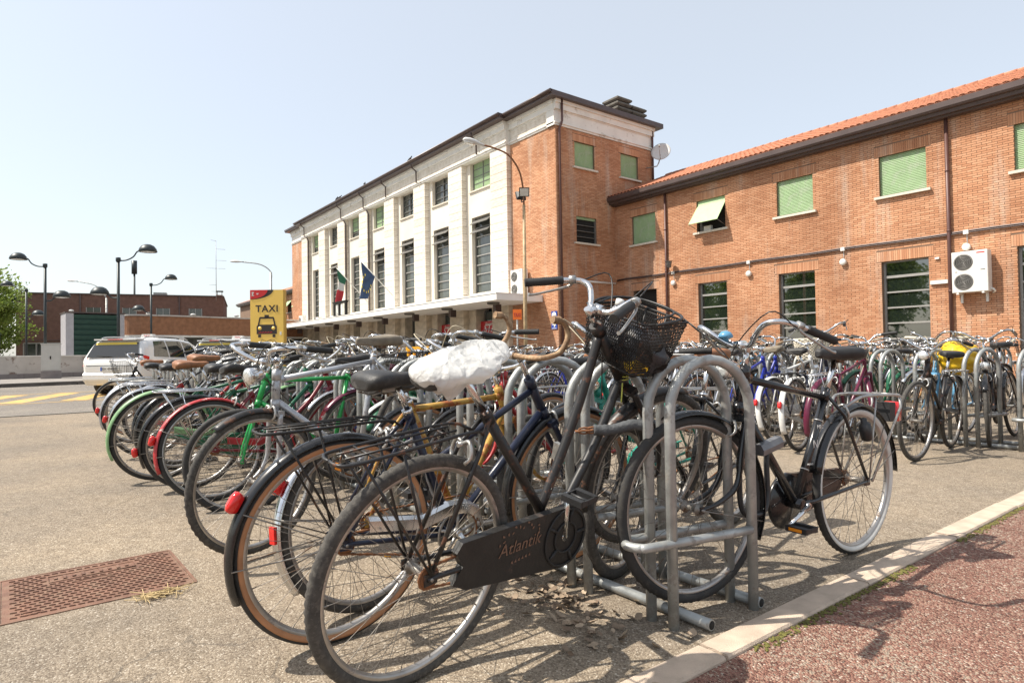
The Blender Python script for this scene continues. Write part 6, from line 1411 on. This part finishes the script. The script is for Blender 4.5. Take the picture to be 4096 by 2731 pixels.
# ------------------------------------------------------------------ the other bicycles
arch = [
 G('s1', frame='step', bar='upright', guard='bar', rack=True, headlight='low', lod=1, basket='wire'),
 G('s2', frame='loop', bar='upright', guard='bar', rack=True, headlight='low', lod=1, rf1=210),
 G('s3', frame='diamond', bar='upright', guard='disc', lod=1, headlight='low', sc=(.26, .79), ht=(.85, .90), sa=(.20, .98), saddle='wide'),
 G('s4', frame='diamond', bar='flat', tr=.025, rf=False, ff=False, lod=1, R=.34, saddle='long', quill=.06, sa=(.2, .95)),
 G('s5', frame='mixte', bar='upright', guard='bar', lod=1, rack=True, wall='both', bell=1),
 G('s6', frame='step', bar='tall', guard='bar', lod=1, rack=False, headlight='high', ff1=200),
 G('s7', frame='diamond', bar='rise', rf=True, ff=True, lod=1, saddle='long', rack=True)]
for a in arch: a['quill'] = a.get('quill', .10)+.05; a['sa'] = (a['sa'][0]-.012, a['sa'][1]+.03)
far_arch = []
for k, a in enumerate(arch):
    b = dict(a); b['key'] = 'f'+a['key']; b['lod'] = 2; far_arch.append(b)
SKIP2 = ('pedal', 'crank', 'chainring', 'hub', 'saddle_springs', 'fender_stay', 'sidewall', 'reflector', 'stem_', 'tail_light')
paints = [('black', 'black', 'black'), ('black', 'black', 'chrome'), ('black', 'old_black', 'black'), ('dark grey', 'grey', 'old_black'), ('black', 'old_black', 'chrome'), ('dark red', 'dark_red', 'chrome'), ('red', 'red', 'black'), ('navy', 'navy', 'navy'), ('blue', 'blue', 'chrome'), ('dark green', 'dark_green', 'dark_green'), ('silver', 'silver', 'silver'), ('white', 'white', 'white'), ('grey', 'grey', 'black'), ('maroon', 'maroon', 'maroon'), ('black', 'old_black', 'old_black'), ('pale blue', 'light_blue', 'chrome'), ('teal', 'teal', 'black'), ('rusty gold', 'gold', 'chrome')]
ORD = ['first', 'second', 'third', 'fourth', 'fifth', 'sixth', 'seventh', 'eighth', 'ninth', 'tenth', 'eleventh', 'twelfth', 'thirteenth', 'fourteenth', 'fifteenth', 'sixteenth', 'seventeenth', 'eighteenth', 'nineteenth', 'twentieth']+['twenty-'+o for o in ('first', 'second', 'third', 'fourth', 'fifth', 'sixth', 'seventh', 'eighth', 'ninth')]+['thirtieth']+['thirty-'+o for o in ('first', 'second', 'third', 'fourth', 'fifth', 'sixth', 'seventh', 'eighth', 'ninth')]+['fortieth']
FEAT = {'s1': 'with wire basket', 's2': 'with curved frame', 's3': 'with tall diamond frame', 's4': 'with thick tyres and flat bars', 's5': 'with tan walled tyres', 's6': 'with high handlebar', 's7': 'with carrier and riser bars'}
rg = random.Random(21)
def fill(xs, yr, head, archs, rowname, group, skip=(), jit=.05, force={}):
    for i, x in enumerate(xs):
        a = rg.choice(archs); pn, pm, fm = rg.choice(paints); st = rg.gauss(0, 13)
        if i in force: k_, pi = force[i]; a = archs[k_]; pn, pm, fm = paints[pi]
        sad = rg.choice(['saddle', 'saddle', 'saddle', 'saddle', 'saddle', 'saddle', 'saddle', 'brown_saddle', 'grey_saddle']); gr = rg.choice(['grip', 'grip', 'grip', 'cream_grip', 'brown_grip']); ty = rg.choice(['rubber', 'dusty'])
        y = yr+rg.gauss(0, jit*1.6); hd = head+rg.gauss(0, 5); ln = rg.gauss(0, 4.5)
        lab = '%s bicycle %s, %s from right, %s' % (pn, FEAT[a['key'][-2:]], ORD[i], rowname)
        bicycle(a, dict(paint=pm, fork=pm, fender=fm, guard=fm if rg.random() < .6 else pm, saddle=sad, grip=gr, tyre=ty, rack=rg.choice(['wire', 'chrome', 'alu']), cable=rg.choice(['cable', 'cable', 'cable_white'])), (x, y, hd, ln, rg.uniform(-1, 2), 0), lab, group, st, tuple(skip)+(('tail_light',) if rg.random() < .55 else ()))
xs = [-2.05-.40*k+rg.uniform(-.06, .06) for k in range(20)]
fill(xs, 3.10, -90, arch, 'front rack far side', 'bicycles on the far side of the front rack', (), .06, {0: (3, 0), 1: (1, 16), 2: (5, 6), 3: (4, 2), 4: (0, 11), 5: (5, 9), 7: (2, 8)})
xs = [-6.5, -7.8, -9.3]
fill(xs, .95, 90, arch, 'near row far end', 'bicycles at the far end of the near row', (), .05)
xs = [-6.2]
fill(xs, 1.02, 90, [arch[2], arch[3], arch[6]], 'between near hoops', 'bicycles tucked between the near hoops', (), .05, {0: (0, 0)})
xs = [-.45, -1.15, -2.95, -3.4, -3.8]+[-4.25-.43*k+rg.uniform(-.08, .08) for k in range(27)]
fill(xs, 6.02, 90, arch, 'second rack near side', 'bicycles on the near side of the second rack', (), .10, {1: (1, 0), 2: (6, 13), 3: (2, 11), 4: (3, 8), 5: (0, 8), 6: (4, 0)})
xs = [.9-.43*k+rg.uniform(-.08, .08) for k in range(36)]
fill(xs, 8.75, -90, arch, 'second rack far side', 'bicycles on the far side of the second rack', SKIP2, .10)
xs = [-2.2-.45*k+rg.uniform(-.1, .1) for k in range(30)]
fill(xs, 11.1, 90, far_arch, 'third rack near side', 'bicycles on the near side of the third rack', SKIP2, .12)
xs = [-2.5-.5*k+rg.uniform(-.1, .1) for k in range(28)]
fill(xs, 13.7, -90, far_arch, 'third rack far side', 'bicycles on the far side of the third rack', SKIP2, .12)
xs = [-5-.55*k+rg.uniform(-.1, .1) for k in range(26)]
fill(xs, 18.6, 90, far_arch, 'last row', 'bicycles in the last row by the brick wing', SKIP2, .15)
# second row bicycle standing with its front wheel towards us, with a yellow bag behind
gR = G('R1', L=1.05, frame='step', bar='upright', guard='disc', rack=True, saddle='wide', headlight='high', lod=1, rf=True, ff=False)
R_, mR, MR, MSR = bicycle(gR, dict(paint='old_black', fork='old_black', fender='old_black', tyre='dusty', guard='old_black', rack='alu'), (-2.30, 7.06, -86, -4, 0, 0), 'old black bicycle facing us in the second rack, yellow bag behind its saddle', 'bicycles on the near side of the second rack', -6)
vs_, fs_2 = crumple((0, 0, 0), (.16, .24, .17), 6.3, .25, 40, 28); O('yellow_bag', MB().add(vs_, fs_2, True), mt['yellow_bag'], None, T((-2.42, 7.75, .86)), 'bright yellow rain covered bag behind a saddle in the second rack', 'bag')
gR2 = G('R2', frame='step', bar='upright', guard='bar', rack=True, saddle='wide', lod=1, headlight='high', sa=(.21, .98), ht=(.82, 1.0), hb=(.885, .76), quill=.16)
bicycle(gR2, dict(paint='navy', fork='navy', fender='white', guard='navy'), (-3.15, 5.82, 97, -3, 0, 0), 'tall navy bicycle with white rear mudguard standing behind the black roadster', 'bicycles on the near side of the second rack', 8)
# wicker basket
def wicker(M, label):
    b = E('wicker_basket', label, 'basket', M); rg2 = random.Random(2); mb = MB()
    for j in range(15):
        z = j*.0165; s = .80+.20*z/.235; pts = []
        for i in range(48): a = 2*math.pi*i/48; w = .006*(1 if (i+j) % 2 else -1); pts.append(((.16*s+w)*math.copysign(abs(math.cos(a))**.7, math.cos(a)), (.20*s+w)*math.copysign(abs(math.sin(a))**.7, math.sin(a)), z))
        mb.tube(pts, .0085, 5, closed=True)
    O('weave', mb, mt['wicker'], b); mb = MB()
    for i in range(24): a = 2*math.pi*i/24; mb.tube([(.128*math.copysign(abs(math.cos(a))**.7, math.cos(a)), .16*math.copysign(abs(math.sin(a))**.7, math.sin(a)), 0), (.16*math.copysign(abs(math.cos(a))**.7, math.cos(a)), .20*math.copysign(abs(math.sin(a))**.7, math.sin(a)), .24)], .004, 5)
    O('stakes', mb, mt['wicker'], b)
mt['wicker'] = material('white_wicker', (.60, .55, .45), .7, 0, .15, 30)
wicker(T((-3.72, 7.2, .86)), 'cream wicker basket hanging among the bicycles of the second rack')
mt['crate'] = material('yellow_crate', (.72, .36, .02), .5)
def crate(M):
    c = E('plastic_crate', 'yellow plastic crate carried among the bicycles of the front rack', 'crate', M); mb = MB(); w, d, h = .42, .30, .24
    for s in (-1, 1):
        for z in (.0, .10, .215): mb.box((0, s*d/2, z+.015), (w, .012, .03)); mb.box((s*w/2, 0, z+.015), (.012, d-.014, .03))
        for q in range(7): mb.box((-w/2+.02+q*(w-.04)/6, s*d/2, .12), (.018, .009, .23)); 
        for q in range(5): mb.box((s*w/2, -d/2+.03+q*(d-.06)/4, .12), (.009, .018, .23))
    mb.box((0, 0, .005), (w-.014, d-.014, .01)); O('crate_body', mb, mt['crate'], c)
crate(T((-4.35, 2.55, .80)) @ RZ(.3))

# ------------------------------------------------------------------ cast iron cover
mt['iron'] = material('rusty_cast_iron', (.19, .098, .064), .7, .2, .3, 9, .3, 150, wear=(.20, .12, .08), wamt=.45, wscale=18)
cv = E('manhole_cover', 'rectangular rusty cast iron cover with lozenge tread set in the paving', 'manhole cover', T((-3.33, .21, 0)) @ RZ(rad(2)))
for (y0, y1, nm) in ((-.335, .318, 'cover_plate'), (-.99, -.352, 'cover_plate')):
    pl_ = O(nm, MB().span(-.285, .285, y0, y1, -.05, .0025), mt['iron'], cv)
    mb = MB(); nx_, ny_ = 17, 20
    for i in range(nx_):
        for j in range(ny_):
            x = -.27+.54*(i+.5)/nx_; y = y0+.02+(y1-y0-.04)*(j+.5+(.5 if i % 2 else 0))/ny_
            if y > y1-.018: continue
            if abs(x+.17) < .045 and abs(y-(y0+y1)/2) < .17: continue
            if abs(x+.06) < .022 and abs(y-(y0+y1)/2) < .075: continue
            mb.loft([[(x-.007*s, y-.0115*s, z), (x+.003*s, y-.0115*s, z), (x+.007*s, y+.0115*s, z), (x-.003*s, y+.0115*s, z)] for s, z in ((1, .0024), (.8, .0075))], smooth=False)
    O('tread', mb, mt['iron'], pl_, kind='stuff')
    mb = MB(); yc = (y0+y1)/2
    mb.tube([(-.215, yc-.165, .004), (-.125, yc-.165, .004), (-.125, yc+.165, .004), (-.215, yc+.165, .004)], .004, 4, closed=True); mb.tube([(-.06+.018*math.cos(t), yc+.07*math.sin(t), .004) for t in np.linspace(0, 6.28, 21)[:-1]], .003, 4, closed=True); mb.tube([(.235+.018*math.cos(t), y0+.09+.035*math.sin(t), .004) for t in np.linspace(0, 6.28, 17)[:-1]], .003, 4, closed=True)
    for q in range(9): mb.box((-.17, yc-.14+q*.034, .005), (.03+.02*(q % 2), .012, .006))
    O('raised_frame', mb, mt['iron'], pl_)
mb = MB(); mb.span(-.30, -.288, -1.0, .33, -.05, .004); mb.span(.288, .30, -1.0, .33, -.05, .004); mb.span(-.2875, .2875, .321, .333, -.05, .004); mb.span(-.2875, .2875, -.349, -.338, -.05, .0035); O('frame', mb, mt['iron'], cv)

# ------------------------------------------------------------------ fallen leaves, straw, litter
mt['dead_leaf'] = bpy.data.materials.new('dead_leaf'); _m = mt['dead_leaf']; _m.use_nodes = True; _n = _m.node_tree.nodes; _l = _m.node_tree.links; _b = _n['Principled BSDF']; _b.inputs['Roughness'].default_value = .8
_oi = _n.new('ShaderNodeObjectInfo'); _r = _n.new('ShaderNodeValToRGB'); _l.new(_oi.outputs['Random'], _r.inputs[0]); _r.color_ramp.elements[0].color = (.15, .10, .065, 1); _r.color_ramp.elements[1].color = (.40, .31, .22, 1); _l.new(_r.outputs[0], _b.inputs['Base Color'])
def leafm(seed):
    r2 = random.Random(seed); mb = MB(); n = 6; vs = []; k = r2.uniform(.5, 1.4)
    for i in range(n+1):
        u = i/n; w = .5*math.sin(math.pi*min(.98, max(.03, u)))**.8; z = k*.35*(u-.5)**2
        for s in (-1, 0, 1): vs.append((u-.5, s*w*.62, z+(.22*w*k if s else 0)+.04*r2.uniform(-1, 1)))
    mb.add(vs, [(i*3+s, i*3+s+1, (i+1)*3+s+1, (i+1)*3+s) for i in range(n) for s in (0, 1)], True)
    return mb.mesh('leaf')
lms = [leafm(i) for i in range(6)]; rg3 = random.Random(12)
spots = [(-1.86, 1.64, .12, .10, 70), (-2.15, 1.75, .2, .12, 60), (-1.62, 1.58, .12, .09, 50), (-2.6, 1.8, .3, .12, 50), (-3.2, 1.9, .4, .15, 30), (-3.2, 7.3, 1.2, .2, 30)]
llab = ['curled dry brown leaf lying behind the chain guard near the first hoops', 'dry brown leaf in the drift along the near rail', 'dry leaf at the foot of the nearest hoop', 'brown leaf beside the rail under the navy bicycle', 'scattered dry leaf deeper under the front rack', 'small brown leaf along the rail of the second rack']
for (cx_, cy_, sx_, sy_, n), lab_ in zip(spots, llab):
    for q in range(n):
        s = rg3.uniform(.022, .048); x = rg3.gauss(cx_, sx_); y = rg3.gauss(cy_, sy_)
        O('fallen_leaf', rg3.choice(lms), mt['dead_leaf'], None, T((x, y, .004+rg3.uniform(0, .012))) @ RZ(rg3.uniform(0, 6.28)) @ RX(rg3.gauss(0, .4)) @ RY(rg3.gauss(0, .3)) @ SC(s, s, s), lab_, 'leaf', 'dry leaves under the racks')
mt['straw'] = material('dry_straw', (.48, .36, .18), .8, 0, .2, 30)
mb = MB(); rg4 = random.Random(3)
for q in range(46):
    x, y = rg4.gauss(-2.96, .02), rg4.gauss(.385, .045); a = rg4.gauss(1.5, .9); l = rg4.uniform(.02, .07); mb.tube([(x-l*math.cos(a), y-l*math.sin(a), .006+rg4.uniform(0, .012)), (x+l*math.cos(a), y+l*math.sin(a), .008+rg4.uniform(0, .015))], .0016, 4, caps=False)
O('straw', mb, mt['straw'], None, None, 'small tuft of dry straw at the corner of the iron cover', 'straw', kind='stuff')
mb = MB(); mb.tube([(-2.83, 1.34, .004), (-2.80, 1.36, .004)], .004, 8); O('cigarette_end', mb, mt['mustard'], None, None, 'cigarette end lying on the paving behind the tan walled wheel', 'litter')
